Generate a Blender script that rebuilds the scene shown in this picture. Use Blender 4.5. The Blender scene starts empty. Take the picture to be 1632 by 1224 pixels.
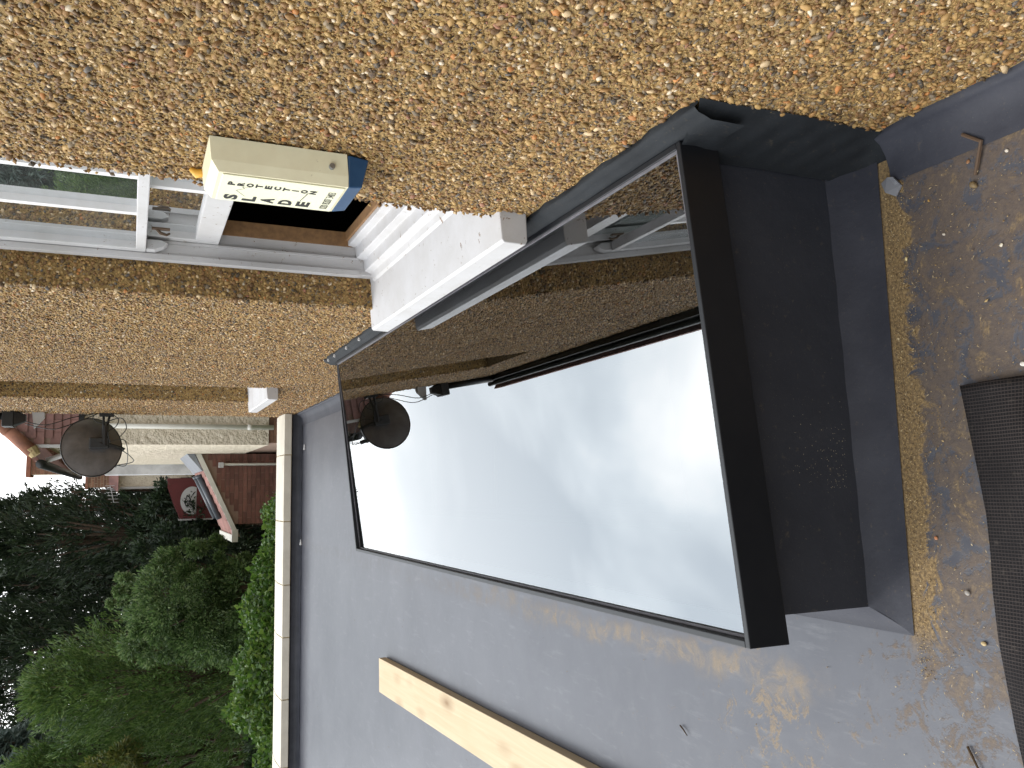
import bpy, math, random
import numpy as np
from mathutils import Vector, Matrix

random.seed(7)
rng = np.random.default_rng(7)
SC = bpy.context.scene
COL = SC.collection

# ------------------------------------------------------------------ camera
PIT, YAW, ROL = 0.4147, 0.1309, 0.0340
_f = Vector((math.sin(YAW) * math.cos(PIT), math.cos(YAW) * math.cos(PIT), -math.sin(PIT)))
_r = Vector((math.cos(YAW), -math.sin(YAW), 0.0))
_u = _r.cross(_f)
_r2 = math.cos(ROL) * _r + math.sin(ROL) * _u
_u2 = -math.sin(ROL) * _r + math.cos(ROL) * _u
cd = bpy.data.cameras.new('camera')
cam = bpy.data.objects.new('camera', cd)
COL.objects.link(cam)
# the phone was held on its side: the picture's right is down in the world
M = Matrix((-_u2, _r2, -_f)).transposed().to_4x4()
M.translation = Vector((-0.7481, 0.0, 1.5))
cam.matrix_world = M
cd.sensor_width = 36.0
cd.lens = 36.0 * 1368.0 / 1632.0
cd.clip_start = 0.05
cd.clip_end = 2000
SC.camera = cam

# ------------------------------------------------------------------ sky, sun, exposure
SUN_AZ, SUN_EL = math.radians(-48), math.radians(46)
world = bpy.data.worlds.new('World')
SC.world = world
world.use_nodes = True
wt = world.node_tree
wt.nodes.clear()
def wn(t, **k):
    n = wt.nodes.new(t)
    for a, b in k.items(): setattr(n, a, b)
    return n
def wl(a, b): wt.links.new(a, b)
w_out = wn('ShaderNodeOutputWorld'); w_bg = wn('ShaderNodeBackground')
w_bg.inputs['Strength'].default_value = 0.1
w_sky = wn('ShaderNodeTexSky', sky_type='NISHITA', sun_disc=False)
w_sky.sun_elevation = SUN_EL; w_sky.sun_rotation = SUN_AZ
w_tc = wn('ShaderNodeTexCoord')
w_sep = wn('ShaderNodeSeparateXYZ'); wl(w_tc.outputs['Generated'], w_sep.inputs[0])
w_zabs = wn('ShaderNodeMath', operation='MAXIMUM'); wl(w_sep.outputs['Z'], w_zabs.inputs[0]); w_zabs.inputs[1].default_value = 0.0
w_zz = wn('ShaderNodeMath', operation='ADD'); wl(w_zabs.outputs[0], w_zz.inputs[0]); w_zz.inputs[1].default_value = 0.12
w_dx = wn('ShaderNodeMath', operation='DIVIDE'); wl(w_sep.outputs['X'], w_dx.inputs[0]); wl(w_zz.outputs[0], w_dx.inputs[1])
w_dy = wn('ShaderNodeMath', operation='DIVIDE'); wl(w_sep.outputs['Y'], w_dy.inputs[0]); wl(w_zz.outputs[0], w_dy.inputs[1])
w_cb = wn('ShaderNodeCombineXYZ'); wl(w_dx.outputs[0], w_cb.inputs[0]); wl(w_dy.outputs[0], w_cb.inputs[1])
w_mp = wn('ShaderNodeMapping'); wl(w_cb.outputs[0], w_mp.inputs[0])
w_mp.inputs['Location'].default_value = (2.3, 0.7, 0); w_mp.inputs['Scale'].default_value = (1.0, 1.15, 1)
w_nz = wn('ShaderNodeTexNoise'); wl(w_mp.outputs[0], w_nz.inputs['Vector'])
w_nz.inputs['Scale'].default_value = 1.25; w_nz.inputs['Detail'].default_value = 5; w_nz.inputs['Roughness'].default_value = 0.48
w_nz.inputs['Distortion'].default_value = 0.35
w_rp = wn('ShaderNodeValToRGB'); wl(w_nz.outputs['Fac'], w_rp.inputs[0])
e = w_rp.color_ramp.elements
e[0].position = 0.38; e[0].color = (0.47, 0.52, 0.565, 1)
e[1].position = 0.62; e[1].color = (1.0, 1.0, 0.985, 1)
x = e.new(0.49); x.color = (0.63, 0.68, 0.715, 1)
w_mul = wn('ShaderNodeVectorMath', operation='SCALE'); wl(w_rp.outputs[0], w_mul.inputs[0]); w_mul.inputs['Scale'].default_value = 31.0
# cloud layer is paler towards the horizon (long path through thin cloud)
w_hz = wn('ShaderNodeMapRange'); wl(w_sep.outputs['Z'], w_hz.inputs[0])
w_hz.inputs[1].default_value = 0.10; w_hz.inputs[2].default_value = 0.48; w_hz.inputs[3].default_value = 0.85; w_hz.inputs[4].default_value = 0.0
w_mh = wn('ShaderNodeMix', data_type='RGBA'); wl(w_hz.outputs[0], w_mh.inputs[0]); wl(w_mul.outputs[0], w_mh.inputs[6]); w_mh.inputs[7].default_value = (30, 30.2, 30, 1)
w_mx = wn('ShaderNodeMix', data_type='RGBA'); w_mx.inputs[0].default_value = 0.9
wl(w_sky.outputs[0], w_mx.inputs[6]); wl(w_mh.outputs[2], w_mx.inputs[7])
# thin cloud glows round the hidden sun
w_dot = wn('ShaderNodeVectorMath', operation='DOT_PRODUCT'); wl(w_tc.outputs['Generated'], w_dot.inputs[0])
w_dot.inputs[1].default_value = (math.sin(SUN_AZ) * math.cos(SUN_EL), math.cos(SUN_AZ) * math.cos(SUN_EL), math.sin(SUN_EL))
w_gl = wn('ShaderNodeMapRange'); w_gl.interpolation_type = 'SMOOTHSTEP'; wl(w_dot.outputs['Value'], w_gl.inputs[0])
w_gl.inputs[1].default_value = -0.1; w_gl.inputs[2].default_value = 1.0; w_gl.inputs[3].default_value = 0.62; w_gl.inputs[4].default_value = 2.3
w_fin = wn('ShaderNodeVectorMath', operation='SCALE'); wl(w_mx.outputs[2], w_fin.inputs[0]); wl(w_gl.outputs[0], w_fin.inputs['Scale'])
wl(w_fin.outputs[0], w_bg.inputs['Color']); wl(w_bg.outputs[0], w_out.inputs[0])

sd = bpy.data.lights.new('sun', 'SUN'); sd.energy = 1.5; sd.angle = math.radians(14); sd.color = (1.0, 0.95, 0.87)
sun = bpy.data.objects.new('sun', sd); COL.objects.link(sun)
sv = Vector((math.sin(SUN_AZ) * math.cos(SUN_EL), math.cos(SUN_AZ) * math.cos(SUN_EL), math.sin(SUN_EL)))
sun.rotation_euler = sv.to_track_quat('Z', 'Y').to_euler(); sun.location = (-6, 4, 9)

vs = SC.view_settings
vs.view_transform = 'Standard'; vs.look = 'None'; vs.gamma = 1.0; vs.use_curve_mapping = False
vs.exposure = -0.62

# ------------------------------------------------------------------ materials
def nt_of(name):
    m = bpy.data.materials.new(name); m.use_nodes = True
    t = m.node_tree; b = t.nodes['Principled BSDF']
    return m, t, b
def N(t, typ, **k):
    n = t.nodes.new(typ)
    for a, v in k.items(): setattr(n, a, v)
    return n
def noise(t, scale, detail=4, rough=0.55, vec=None, dist=0.0):
    n = N(t, 'ShaderNodeTexNoise'); n.inputs['Scale'].default_value = scale
    n.inputs['Detail'].default_value = detail; n.inputs['Roughness'].default_value = rough; n.inputs['Distortion'].default_value = dist
    if vec is not None: t.links.new(vec, n.inputs['Vector'])
    return n
def ramp(t, src, stops):
    r = N(t, 'ShaderNodeValToRGB'); t.links.new(src, r.inputs[0]); el = r.color_ramp.elements
    while len(el) < len(stops): el.new(0.5)
    for i, (p, c) in enumerate(stops):
        el[i].position = p; el[i].color = (c, c, c, 1) if not isinstance(c, (tuple, list)) else (*c, 1)
    return r.outputs[0]
def mix(t, fac, a, b, mode='MIX'):
    m = N(t, 'ShaderNodeMix', data_type='RGBA', blend_type=mode)
    for s, v in ((m.inputs[0], fac), (m.inputs[6], a), (m.inputs[7], b)):
        if hasattr(v, 'links'): t.links.new(v, s)
        elif isinstance(v, (int, float)): s.default_value = v
        else: s.default_value = (*v, 1)
    return m.outputs[2]
def math_(t, op, a, b=0.0):
    m = N(t, 'ShaderNodeMath', operation=op)
    for s, v in ((m.inputs[0], a), (m.inputs[1], b)):
        if hasattr(v, 'links'): t.links.new(v, s)
        else: s.default_value = v
    return m.outputs[0]
def wpos(t): return N(t, 'ShaderNodeNewGeometry').outputs['Position']
def bump(t, b, h, strength, dist=0.01):
    n = N(t, 'ShaderNodeBump'); n.inputs['Strength'].default_value = strength; n.inputs['Distance'].default_value = dist
    t.links.new(h, n.inputs['Height']); t.links.new(n.outputs[0], b.inputs['Normal'])
def mat(name, col, rough=0.6, col2=None, scale=8.0, bumps=None, spec=0.5, metal=0.0, thr=(0.4, 0.65), rnd=0.0):
    m, t, b = nt_of(name)
    b.inputs['Roughness'].default_value = rough; b.inputs['Specular IOR Level'].default_value = spec; b.inputs['Metallic'].default_value = metal
    c = None
    if col2 is not None:
        n = noise(t, scale, 6, 0.62, wpos(t)); f = ramp(t, n.outputs['Fac'], [(thr[0], 0.0), (thr[1], 1.0)])
        c = mix(t, f, col, col2)
    if rnd:
        oi = N(t, 'ShaderNodeObjectInfo'); hs = N(t, 'ShaderNodeHueSaturation')
        v = N(t, 'ShaderNodeMapRange'); t.links.new(oi.outputs['Random'], v.inputs[0]); v.inputs[3].default_value = 1 - rnd; v.inputs[4].default_value = 1 + rnd
        t.links.new(v.outputs[0], hs.inputs['Value'])
        if c is not None: t.links.new(c, hs.inputs['Color'])
        else: hs.inputs['Color'].default_value = (*col, 1)
        c = hs.outputs[0]
    if c is not None: t.links.new(c, b.inputs['Base Color'])
    else: b.inputs['Base Color'].default_value = (*col, 1)
    if bumps:
        nb = noise(t, bumps[0], 5, 0.6, wpos(t)); bump(t, b, nb.outputs['Fac'], bumps[1], bumps[2] if len(bumps) > 2 else 0.005)
    return m

MT = {}
# sandy render that holds the pebbles
def m_render():
    m, t, b = nt_of('sandy_render'); p = wpos(t)
    n1 = noise(t, 260, 3, 0.6, p); n2 = noise(t, 3.0, 4, 0.6, p)
    c = mix(t, ramp(t, n1.outputs['Fac'], [(0.3, 0.0), (0.7, 1.0)]), (0.26, 0.155, 0.052), (0.46, 0.30, 0.112))
    c = mix(t, ramp(t, n2.outputs['Fac'], [(0.35, 0.0), (0.75, 0.45)]), c, (0.22, 0.15, 0.075))
    v = N(t, 'ShaderNodeTexVoronoi'); v.inputs['Scale'].default_value = 95; t.links.new(p, v.inputs['Vector'])
    h = math_(t, 'ADD', math_(t, 'MULTIPLY', v.outputs['Distance'], -1.2), n1.outputs['Fac'])
    b.inputs['Roughness'].default_value = 0.95; t.links.new(c, b.inputs['Base Color']); bump(t, b, h, 0.9, 0.006)
    return m
MT['render'] = m_render()
# same wall seen only from afar or in the glass: pebbles as fine pattern
def m_farpeb():
    m, t, b = nt_of('fine_pebbledash'); p = wpos(t)
    v = N(t, 'ShaderNodeTexVoronoi'); v.inputs['Scale'].default_value = 90; t.links.new(p, v.inputs['Vector'])
    s = N(t, 'ShaderNodeSeparateColor'); t.links.new(v.outputs['Color'], s.inputs[0])
    c = ramp(t, s.outputs[0], [(0.0, (0.05, 0.04, 0.035)), (0.25, (0.16, 0.09, 0.04)), (0.5, (0.33, 0.21, 0.09)), (0.75, (0.38, 0.255, 0.115)), (1.0, (0.55, 0.43, 0.28))])
    c = mix(t, ramp(t, v.outputs['Distance'], [(0.3, 0.0), (0.8, 1.0)]), c, (0.36, 0.245, 0.11))
    c = mix(t, 1.0, c, (0.56, 0.54, 0.50), 'MULTIPLY')  # whole pattern darkened to stand in for the self-shadow of raised pebbles
    b.inputs['Roughness'].default_value = 0.9; t.links.new(c, b.inputs['Base Color'])
    bump(t, b, math_(t, 'MULTIPLY', v.outputs['Distance'], -1.0), 1.0, 0.008)
    return m
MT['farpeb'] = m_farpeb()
def m_pebble(name, attr):
    m, t, b = nt_of(name); p = wpos(t)
    if attr:
        a = N(t, 'ShaderNodeAttribute', attribute_name='pcol'); c = a.outputs['Color']
    else:
        c = N(t, 'ShaderNodeObjectInfo').outputs['Color']
    n = noise(t, 420, 3, 0.6, p)
    c = mix(t, ramp(t, n.outputs['Fac'], [(0.42, 0.0), (0.72, 0.5)]), c, (0.38, 0.25, 0.10))
    t.links.new(c, b.inputs['Base Color']); b.inputs['Roughness'].default_value = 0.55; b.inputs['Specular IOR Level'].default_value = 0.35
    bump(t, b, n.outputs['Fac'], 0.25, 0.002)
    return m
MT['pebbles'] = m_pebble('pebble_mass', True); MT['pebble'] = m_pebble('pebble_stone', False)

def m_roof():
    m, t, b = nt_of('roof_membrane'); p = wpos(t)
    s = N(t, 'ShaderNodeSeparateXYZ'); t.links.new(p, s.inputs[0]); X, Y = s.outputs['X'], s.outputs['Y']
    n1 = noise(t, 1.7, 6, 0.62, p); n2 = noise(t, 9, 6, 0.7, p, 0.4); n3 = noise(t, 150, 3, 0.7, p); n4 = noise(t, 38, 5, 0.7, p)
    base = mix(t, ramp(t, n1.outputs['Fac'], [(0.35, 0.0), (0.7, 1.0)]), (0.056, 0.057, 0.071), (0.083, 0.084, 0.099))
    base = mix(t, math_(t, 'MULTIPLY', ramp(t, n2.outputs['Fac'], [(0.5, 0.0), (0.75, 1.0)]), 0.3), base, (0.135, 0.137, 0.148))
    # scuffs swept along the roof
    mp = N(t, 'ShaderNodeMapping'); t.links.new(p, mp.inputs[0]); mp.inputs['Scale'].default_value = (9, 1.6, 1); mp.inputs['Rotation'].default_value = (0, 0, 0.15)
    n5 = noise(t, 3.2, 5, 0.7, mp.outputs[0])
    base = mix(t, math_(t, 'MULTIPLY', ramp(t, n5.outputs['Fac'], [(0.56, 0.0), (0.74, 1.0)]), 0.35), base, (0.19, 0.19, 0.20))
    def mr(src, a, bb, c=0.0, d=1.0):
        q = N(t, 'ShaderNodeMapRange'); q.interpolation_type = 'SMOOTHSTEP'; t.links.new(src, q.inputs[0])
        for i, vv in enumerate((a, bb, c, d)): q.inputs[i + 1].default_value = vv
        return q.outputs[0]
    # sand dust: thick in front of the skylight, thinning to the open roof, a tide line along the kerb
    fr = math_(t, 'MULTIPLY', mr(Y, 1.62, 1.30), mr(X, -2.1, -0.7))
    lw = N(t, 'ShaderNodeMath', operation='ADD'); t.links.new(X, lw.inputs[0]); wob = math_(t, 'MULTIPLY', noise(t, 2.3, 3, 0.6, p).outputs['Fac'], 0.16); t.links.new(wob, lw.inputs[1])
    ln = math_(t, 'MULTIPLY', mr(lw.outputs[0], -1.225, -1.175), mr(lw.outputs[0], -1.085, -1.145))
    ln = math_(t, 'MULTIPLY', ln, math_(t, 'MULTIPLY', mr(Y, 5.0, 2.6, 0.15, 1.0), mr(Y, 1.55, 1.75)))
    px = math_(t, 'SUBTRACT', X, -1.37); py = math_(t, 'SUBTRACT', Y, 1.78)
    rr = math_(t, 'SQRT', math_(t, 'ADD', math_(t, 'MULTIPLY', px, px), math_(t, 'MULTIPLY', math_(t, 'MULTIPLY', py, py), 0.8)))
    pt = math_(t, 'MULTIPLY', mr(rr, 0.42, 0.05), 0.78)
    wl_ = math_(t, 'MULTIPLY', mr(X, -0.16, -0.05), mr(Y, 4.6, 4.9))
    tot = math_(t, 'MAXIMUM', math_(t, 'MAXIMUM', fr, math_(t, 'MULTIPLY', ln, 0.55)), math_(t, 'MULTIPLY', pt, 0.7))
    tot = math_(t, 'MAXIMUM', tot, 0.06)
    # patchy film of dust, and a thick line of sand swept against the fillet
    n6 = noise(t, 13, 7, 0.72, p, 0.8); n7 = noise(t, 62, 5, 0.75, p)
    nn = math_(t, 'ADD', math_(t, 'MULTIPLY', n6.outputs['Fac'], 1.25), math_(t, 'MULTIPLY', n7.outputs['Fac'], 0.55))
    film = mr(math_(t, 'ADD', nn, math_(t, 'MULTIPLY', tot, 0.36)), 1.11, 1.25)
    edge_ = math_(t, 'ADD', Y, math_(t, 'MULTIPLY', math_(t, 'SUBTRACT', n6.outputs['Fac'], 0.5), 0.22))
    sand = math_(t, 'MULTIPLY', math_(t, 'MULTIPLY', mr(edge_, 1.275, 1.292), mr(X, -1.14, -1.04)), mr(Y, 1.36, 1.345))
    clump = math_(t, 'MULTIPLY', mr(n6.outputs['Fac'], 0.55, 0.63), math_(t, 'MULTIPLY', mr(Y, 1.44, 1.30), mr(X, -1.50, -0.9)))
    sand = math_(t, 'MAXIMUM', sand, math_(t, 'MULTIPLY', clump, 0.8))
    tide = math_(t, 'MULTIPLY', ln, mr(math_(t, 'ADD', n6.outputs['Fac'], math_(t, 'MULTIPLY', n2.outputs['Fac'], 0.5)), 0.60, 0.92))
    d = math_(t, 'MAXIMUM', math_(t, 'MAXIMUM', math_(t, 'MULTIPLY', film, 0.72), math_(t, 'MULTIPLY', tide, 0.62)), sand)
    filmc = mix(t, ramp(t, n7.outputs['Fac'], [(0.35, 0.0), (0.7, 1.0)]), (0.090, 0.060, 0.042), (0.155, 0.105, 0.062))
    sandc = mix(t, ramp(t, n3.outputs['Fac'], [(0.38, 0.0), (0.66, 1.0)]), (0.12, 0.075, 0.034), (0.34, 0.225, 0.095))
    dust = mix(t, sand, filmc, sandc)
    dust = mix(t, pt, dust, (0.30, 0.215, 0.12)); dust = mix(t, ln, dust, (0.27, 0.20, 0.125))
    col = mix(t, math_(t, 'MULTIPLY', d, 0.92), base, dust)
    t.links.new(col, b.inputs['Base Color'])
    rg = math_(t, 'ADD', math_(t, 'MULTIPLY', d, 0.38), math_(t, 'ADD', 0.32, math_(t, 'MULTIPLY', n2.outputs['Fac'], 0.18)))
    t.links.new(rg, b.inputs['Roughness']); b.inputs['Specular IOR Level'].default_value = 0.5
    h = math_(t, 'ADD', math_(t, 'MULTIPLY', math_(t, 'MULTIPLY', d, n3.outputs['Fac']), 0.5), math_(t, 'MULTIPLY', n1.outputs['Fac'], 0.6))
    bump(t, b, h, 0.35, 0.008)
    return m
MT['roof'] = m_roof()
def m_membrane(name, c1, c2, rough=0.42):
    m, t, b = nt_of(name); p = wpos(t)
    n1 = noise(t, 6, 5, 0.6, p); n2 = noise(t, 45, 4, 0.7, p); n3 = noise(t, 300, 2, 0.6, p)
    c = mix(t, ramp(t, n1.outputs['Fac'], [(0.35, 0.0), (0.7, 1.0)]), c1, c2)
    c = mix(t, ramp(t, n2.outputs['Fac'], [(0.62, 0.0), (0.8, 0.3)]), c, (0.2, 0.15, 0.09))
    c = mix(t, ramp(t, n3.outputs['Fac'], [(0.68, 0.0), (0.78, 0.35)]), c, (0.3, 0.24, 0.15))
    t.links.new(c, b.inputs['Base Color']); b.inputs['Roughness'].default_value = rough; b.inputs['Specular IOR Level'].default_value = 0.3
    bump(t, b, math_(t, 'ADD', math_(t, 'MULTIPLY', n1.outputs['Fac'], 1.0), math_(t, 'MULTIPLY', n2.outputs['Fac'], 0.15)), 0.4, 0.012)
    return m
MT['flash'] = m_membrane('flashing_membrane', (0.009, 0.0105, 0.013), (0.015, 0.0175, 0.021), 0.75)
MT['fillet'] = m_membrane('fillet_membrane', (0.030, 0.031, 0.041), (0.045, 0.046, 0.058), 0.62)
MT['kerb'] = m_membrane('kerb_membrane', (0.022, 0.024, 0.032), (0.029, 0.031, 0.040), 0.8)
MT['alu'] = mat('black_powder_coat', (0.0045, 0.0055, 0.008), 0.45, (0.006, 0.007, 0.0095), 20, spec=0.4)
MT['gasket'] = mat('grey_gasket', (0.10, 0.095, 0.105), 0.55, (0.14, 0.13, 0.145), 30)
MT['spacer'] = mat('grey_glass_border', (0.24, 0.24, 0.26), 0.5)
MT['frit'] = mat('black_glass_border', (0.010, 0.010, 0.011), 0.6)
MT['plaster'] = mat('shaft_plaster', (0.32, 0.30, 0.26), 0.9)
MT['white'] = mat('old_white_paint', (0.72, 0.70, 0.70), 0.5, (0.62, 0.59, 0.57), 7, (60, 0.15, 0.002), thr=(0.45, 0.75))
def m_chip():
    m, t, b = nt_of('chipped_white_paint'); p = wpos(t)
    n1 = noise(t, 7, 5, 0.6, p); n2 = noise(t, 34, 6, 0.72, p, 0.5); n3 = noise(t, 120, 4, 0.6, p)
    c = mix(t, ramp(t, n1.outputs['Fac'], [(0.35, 0.0), (0.75, 1.0)]), (0.54, 0.525, 0.53), (0.46, 0.44, 0.43))
    c = mix(t, ramp(t, n3.outputs['Fac'], [(0.55, 0.0), (0.8, 0.35)]), c, (0.5, 0.45, 0.4))
    c = mix(t, ramp(t, n2.outputs['Fac'], [(0.645, 0.0), (0.655, 1.0)]), c, (0.2, 0.13, 0.085))
    t.links.new(c, b.inputs['Base Color']); b.inputs['Roughness'].default_value = 0.55
    bump(t, b, math_(t, 'ADD', ramp(t, n2.outputs['Fac'], [(0.645, 1.0), (0.655, 0.0)]), math_(t, 'MULTIPLY', n3.outputs['Fac'], 0.3)), 0.3, 0.003)
    return m
MT['chip'] = m_chip()
MT['bare'] = mat('bare_timber', (0.27, 0.145, 0.06), 0.7, (0.19, 0.10, 0.045), 40)
MT['dark'] = mat('dark_room', (0.035, 0.025, 0.022), 0.9)
MT['cream'] = mat('cream_plastic', (0.84, 0.81, 0.60), 0.38, (0.80, 0.76, 0.56), 12, thr=(0.4, 0.8))
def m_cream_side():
    m, t, b = nt_of('shaded_weathered_cream'); p = wpos(t)
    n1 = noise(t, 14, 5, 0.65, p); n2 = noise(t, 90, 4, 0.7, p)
    c = mix(t, ramp(t, n1.outputs['Fac'], [(0.4, 0.0), (0.75, 1.0)]), (0.74, 0.68, 0.48), (0.68, 0.61, 0.42))  # cream darkened to carry the sides' shade; mottling and flecks are weathering
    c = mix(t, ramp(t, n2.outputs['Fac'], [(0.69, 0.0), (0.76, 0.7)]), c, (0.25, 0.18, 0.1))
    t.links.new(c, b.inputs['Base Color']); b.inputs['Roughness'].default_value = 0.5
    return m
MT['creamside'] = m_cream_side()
MT['blue'] = mat('blue_plastic', (0.012, 0.055, 0.135), 0.4, (0.02, 0.07, 0.16), 18)
MT['ink'] = mat('black_ink', (0.012, 0.011, 0.010), 0.6)
MT['steel'] = mat('dull_steel', (0.30, 0.31, 0.33), 0.4, metal=0.8)
MT['black'] = mat('black_plastic', (0.012, 0.012, 0.013), 0.45, (0.02, 0.02, 0.02), 15)
def m_dish():
    m, t, b = nt_of('dish_mesh_metal'); p = wpos(t)
    n = noise(t, 5, 4, 0.6, p)
    c = mix(t, ramp(t, n.outputs['Fac'], [(0.4, 0.0), (0.65, 1.0)]), (0.10, 0.095, 0.095), (0.17, 0.16, 0.16))
    t.links.new(c, b.inputs['Base Color']); b.inputs['Roughness'].default_value = 0.28
    v = N(t, 'ShaderNodeTexVoronoi'); v.inputs['Scale'].default_value = 160; t.links.new(p, v.inputs['Vector']); bump(t, b, v.outputs['Distance'], 0.3, 0.002)
    return m
MT['dish'] = m_dish()
MT['copingstone'] = mat('cream_coping_stone', (0.62, 0.57, 0.48), 0.8, (0.54, 0.49, 0.41), 5, (70, 0.25, 0.003))
MT['mortar'] = mat('sandy_mortar', (0.45, 0.34, 0.17), 0.95, (0.35, 0.26, 0.13), 30, (120, 0.5, 0.004))
def m_wood():
    m, t, b = nt_of('sawn_pine'); tc = N(t, 'ShaderNodeTexCoord')
    mp = N(t, 'ShaderNodeMapping'); t.links.new(tc.outputs['Object'], mp.inputs[0]); mp.inputs['Scale'].default_value = (26, 1.1, 26)
    n1 = noise(t, 1.3, 6, 0.65, mp.outputs[0], 0.7); n2 = noise(t, 2.2, 4, 0.6, tc.outputs['Object'])
    mp2 = N(t, 'ShaderNodeMapping'); t.links.new(tc.outputs['Object'], mp2.inputs[0]); mp2.inputs['Scale'].default_value = (6.5, 2.4, 3)
    v = N(t, 'ShaderNodeTexVoronoi'); t.links.new(mp2.outputs[0], v.inputs['Vector']); v.inputs['Scale'].default_value = 1.0
    c = mix(t, ramp(t, n1.outputs['Fac'], [(0.3, 0.0), (0.75, 1.0)]), (0.56, 0.445, 0.295), (0.46, 0.345, 0.21))
    c = mix(t, ramp(t, n2.outputs['Fac'], [(0.5, 0.0), (0.75, 0.4)]), c, (0.48, 0.345, 0.20))
    c = mix(t, ramp(t, v.outputs['Distance'], [(0.05, 0.9), (0.12, 0.5), (0.32, 0.0)]), c, (0.22, 0.125, 0.055))
    t.links.new(c, b.inputs['Base Color']); b.inputs['Roughness'].default_value = 0.75
    bump(t, b, n1.outputs['Fac'], 0.2, 0.003)
    return m
MT['wood'] = m_wood()
def m_net():
    m, t, b = nt_of('woven_black_netting'); tc = N(t, 'ShaderNodeUVMap')
    s = N(t, 'ShaderNodeSeparateXYZ'); t.links.new(tc.outputs[0], s.inputs[0])
    def lines(o, f):
        q = math_(t, 'FRACT', math_(t, 'MULTIPLY', o, f)); q = math_(t, 'ABSOLUTE', math_(t, 'SUBTRACT', q, 0.5))
        return ramp(t, q, [(0.30, 0.0), (0.44, 1.0)])
    g = math_(t, 'MAXIMUM', lines(s.outputs['X'], 150.0), math_(t, 'MULTIPLY', lines(s.outputs['Y'], 150.0), 0.6))
    n = noise(t, 5, 4, 0.6, wpos(t)); n2 = noise(t, 60, 3, 0.6, wpos(t))
    g2 = math_(t, 'MULTIPLY', g, ramp(t, n.outputs['Fac'], [(0.3, 0.35), (0.65, 1.0)]))
    c = mix(t, g2, (0.011, 0.010, 0.011), (0.062, 0.05, 0.046))
    c = mix(t, ramp(t, n2.outputs['Fac'], [(0.6, 0.0), (0.8, 0.3)]), c, (0.12, 0.1, 0.085))
    t.links.new(c, b.inputs['Base Color']); b.inputs['Roughness'].default_value = 0.85; b.inputs['Specular IOR Level'].default_value = 0.15; bump(t, b, g, 0.4, 0.002)
    return m
MT['net'] = m_net()
def m_leaf(name, cols, trans=0.35, rough=0.5):
    m, t, b = nt_of(name)
    a = N(t, 'ShaderNodeAttribute', attribute_name='rnd'); n = noise(t, 1.1, 3, 0.6, wpos(t))
    f = math_(t, 'ADD', math_(t, 'MULTIPLY', a.outputs['Fac'], 0.65), math_(t, 'MULTIPLY', n.outputs['Fac'], 0.35))
    c = ramp(t, f, [(0.12 + 0.76 * i / (len(cols) - 1), k) for i, k in enumerate(cols)])
    t.links.new(c, b.inputs['Base Color']); b.inputs['Roughness'].default_value = rough
    tr = N(t, 'ShaderNodeBsdfTranslucent'); t.links.new(c, tr.inputs[0])
    ms = N(t, 'ShaderNodeMixShader'); ms.inputs[0].default_value = trans
    out = [k for k in t.nodes if k.type == 'OUTPUT_MATERIAL'][0]
    t.links.new(b.outputs[0], ms.inputs[1]); t.links.new(tr.outputs[0], ms.inputs[2]); t.links.new(ms.outputs[0], out.inputs[0])
    return m
MT['leaf_shrub'] = m_leaf('shrub_leaves', [(0.030, 0.060, 0.020), (0.070, 0.125, 0.036), (0.115, 0.185, 0.055), (0.22, 0.27, 0.13)])
MT['leaf_hedge'] = m_leaf('hedge_leaves', [(0.024, 0.058, 0.010), (0.052, 0.112, 0.016), (0.088, 0.160, 0.025), (0.16, 0.22, 0.05)], 0.38)
MT['leaf_cyp'] = m_leaf('cypress_sprays', [(0.028, 0.060, 0.014), (0.062, 0.122, 0.025), (0.105, 0.175, 0.040), (0.16, 0.215, 0.06)], 0.25)
MT['leaf_con'] = m_leaf('dark_conifer_sprays', [(0.009, 0.019, 0.009), (0.017, 0.033, 0.014), (0.030, 0.050, 0.021), (0.048, 0.074, 0.030)], 0.2)
MT['leaf_ced'] = m_leaf('blue_cedar_needles', [(0.035, 0.06, 0.05), (0.06, 0.09, 0.075), (0.09, 0.125, 0.105), (0.13, 0.165, 0.14)], 0.2)
MT['leaf_gold'] = m_leaf('golden_leaves', [(0.05, 0.075, 0.014), (0.09, 0.12, 0.022), (0.14, 0.155, 0.032), (0.21, 0.19, 0.05)], 0.35)
MT['bark'] = mat('brown_bark', (0.095, 0.062, 0.040), 0.9, (0.055, 0.038, 0.026), 12, (40, 0.6, 0.01))
MT['stem'] = mat('bare_reddish_stems', (0.17, 0.10, 0.065), 0.85, (0.10, 0.065, 0.045), 9)
MT['grass'] = mat('garden_grass', (0.045, 0.075, 0.022), 0.95, (0.07, 0.10, 0.03), 1.2)
MT['roughcast'] = mat('cream_roughcast', (0.78, 0.68, 0.54), 0.9, (0.70, 0.60, 0.47), 3, (11, 1.0, 0.08))
MT['whitewall'] = mat('white_painted_wall', (0.76, 0.76, 0.80), 0.8, (0.55, 0.55, 0.58), 3)
MT['brick'] = mat('red_brick', (0.21, 0.092, 0.068), 0.9, (0.15, 0.07, 0.055), 7, (60, 0.4, 0.006), rnd=0.28)
MT['brownbrick'] = mat('brown_stock_brick', (0.26, 0.14, 0.085), 0.9, (0.17, 0.09, 0.06), 9, (60, 0.4, 0.006), rnd=0.28)
MT['joint'] = mat('dark_brick_mortar', (0.30, 0.20, 0.155), 0.95)
MT['palejoint'] = mat('pale_brick_mortar', (0.46, 0.38, 0.27), 0.95)
MT['tile'] = mat('plum_clay_tile', (0.245, 0.125, 0.105), 0.85, (0.17, 0.09, 0.08), 6, (30, 0.3, 0.006), rnd=0.25)
MT['pinktile'] = mat('pinkish_clay_tile', (0.33, 0.16, 0.135), 0.85, (0.25, 0.12, 0.10), 6, (30, 0.3, 0.006), rnd=0.2)
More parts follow.
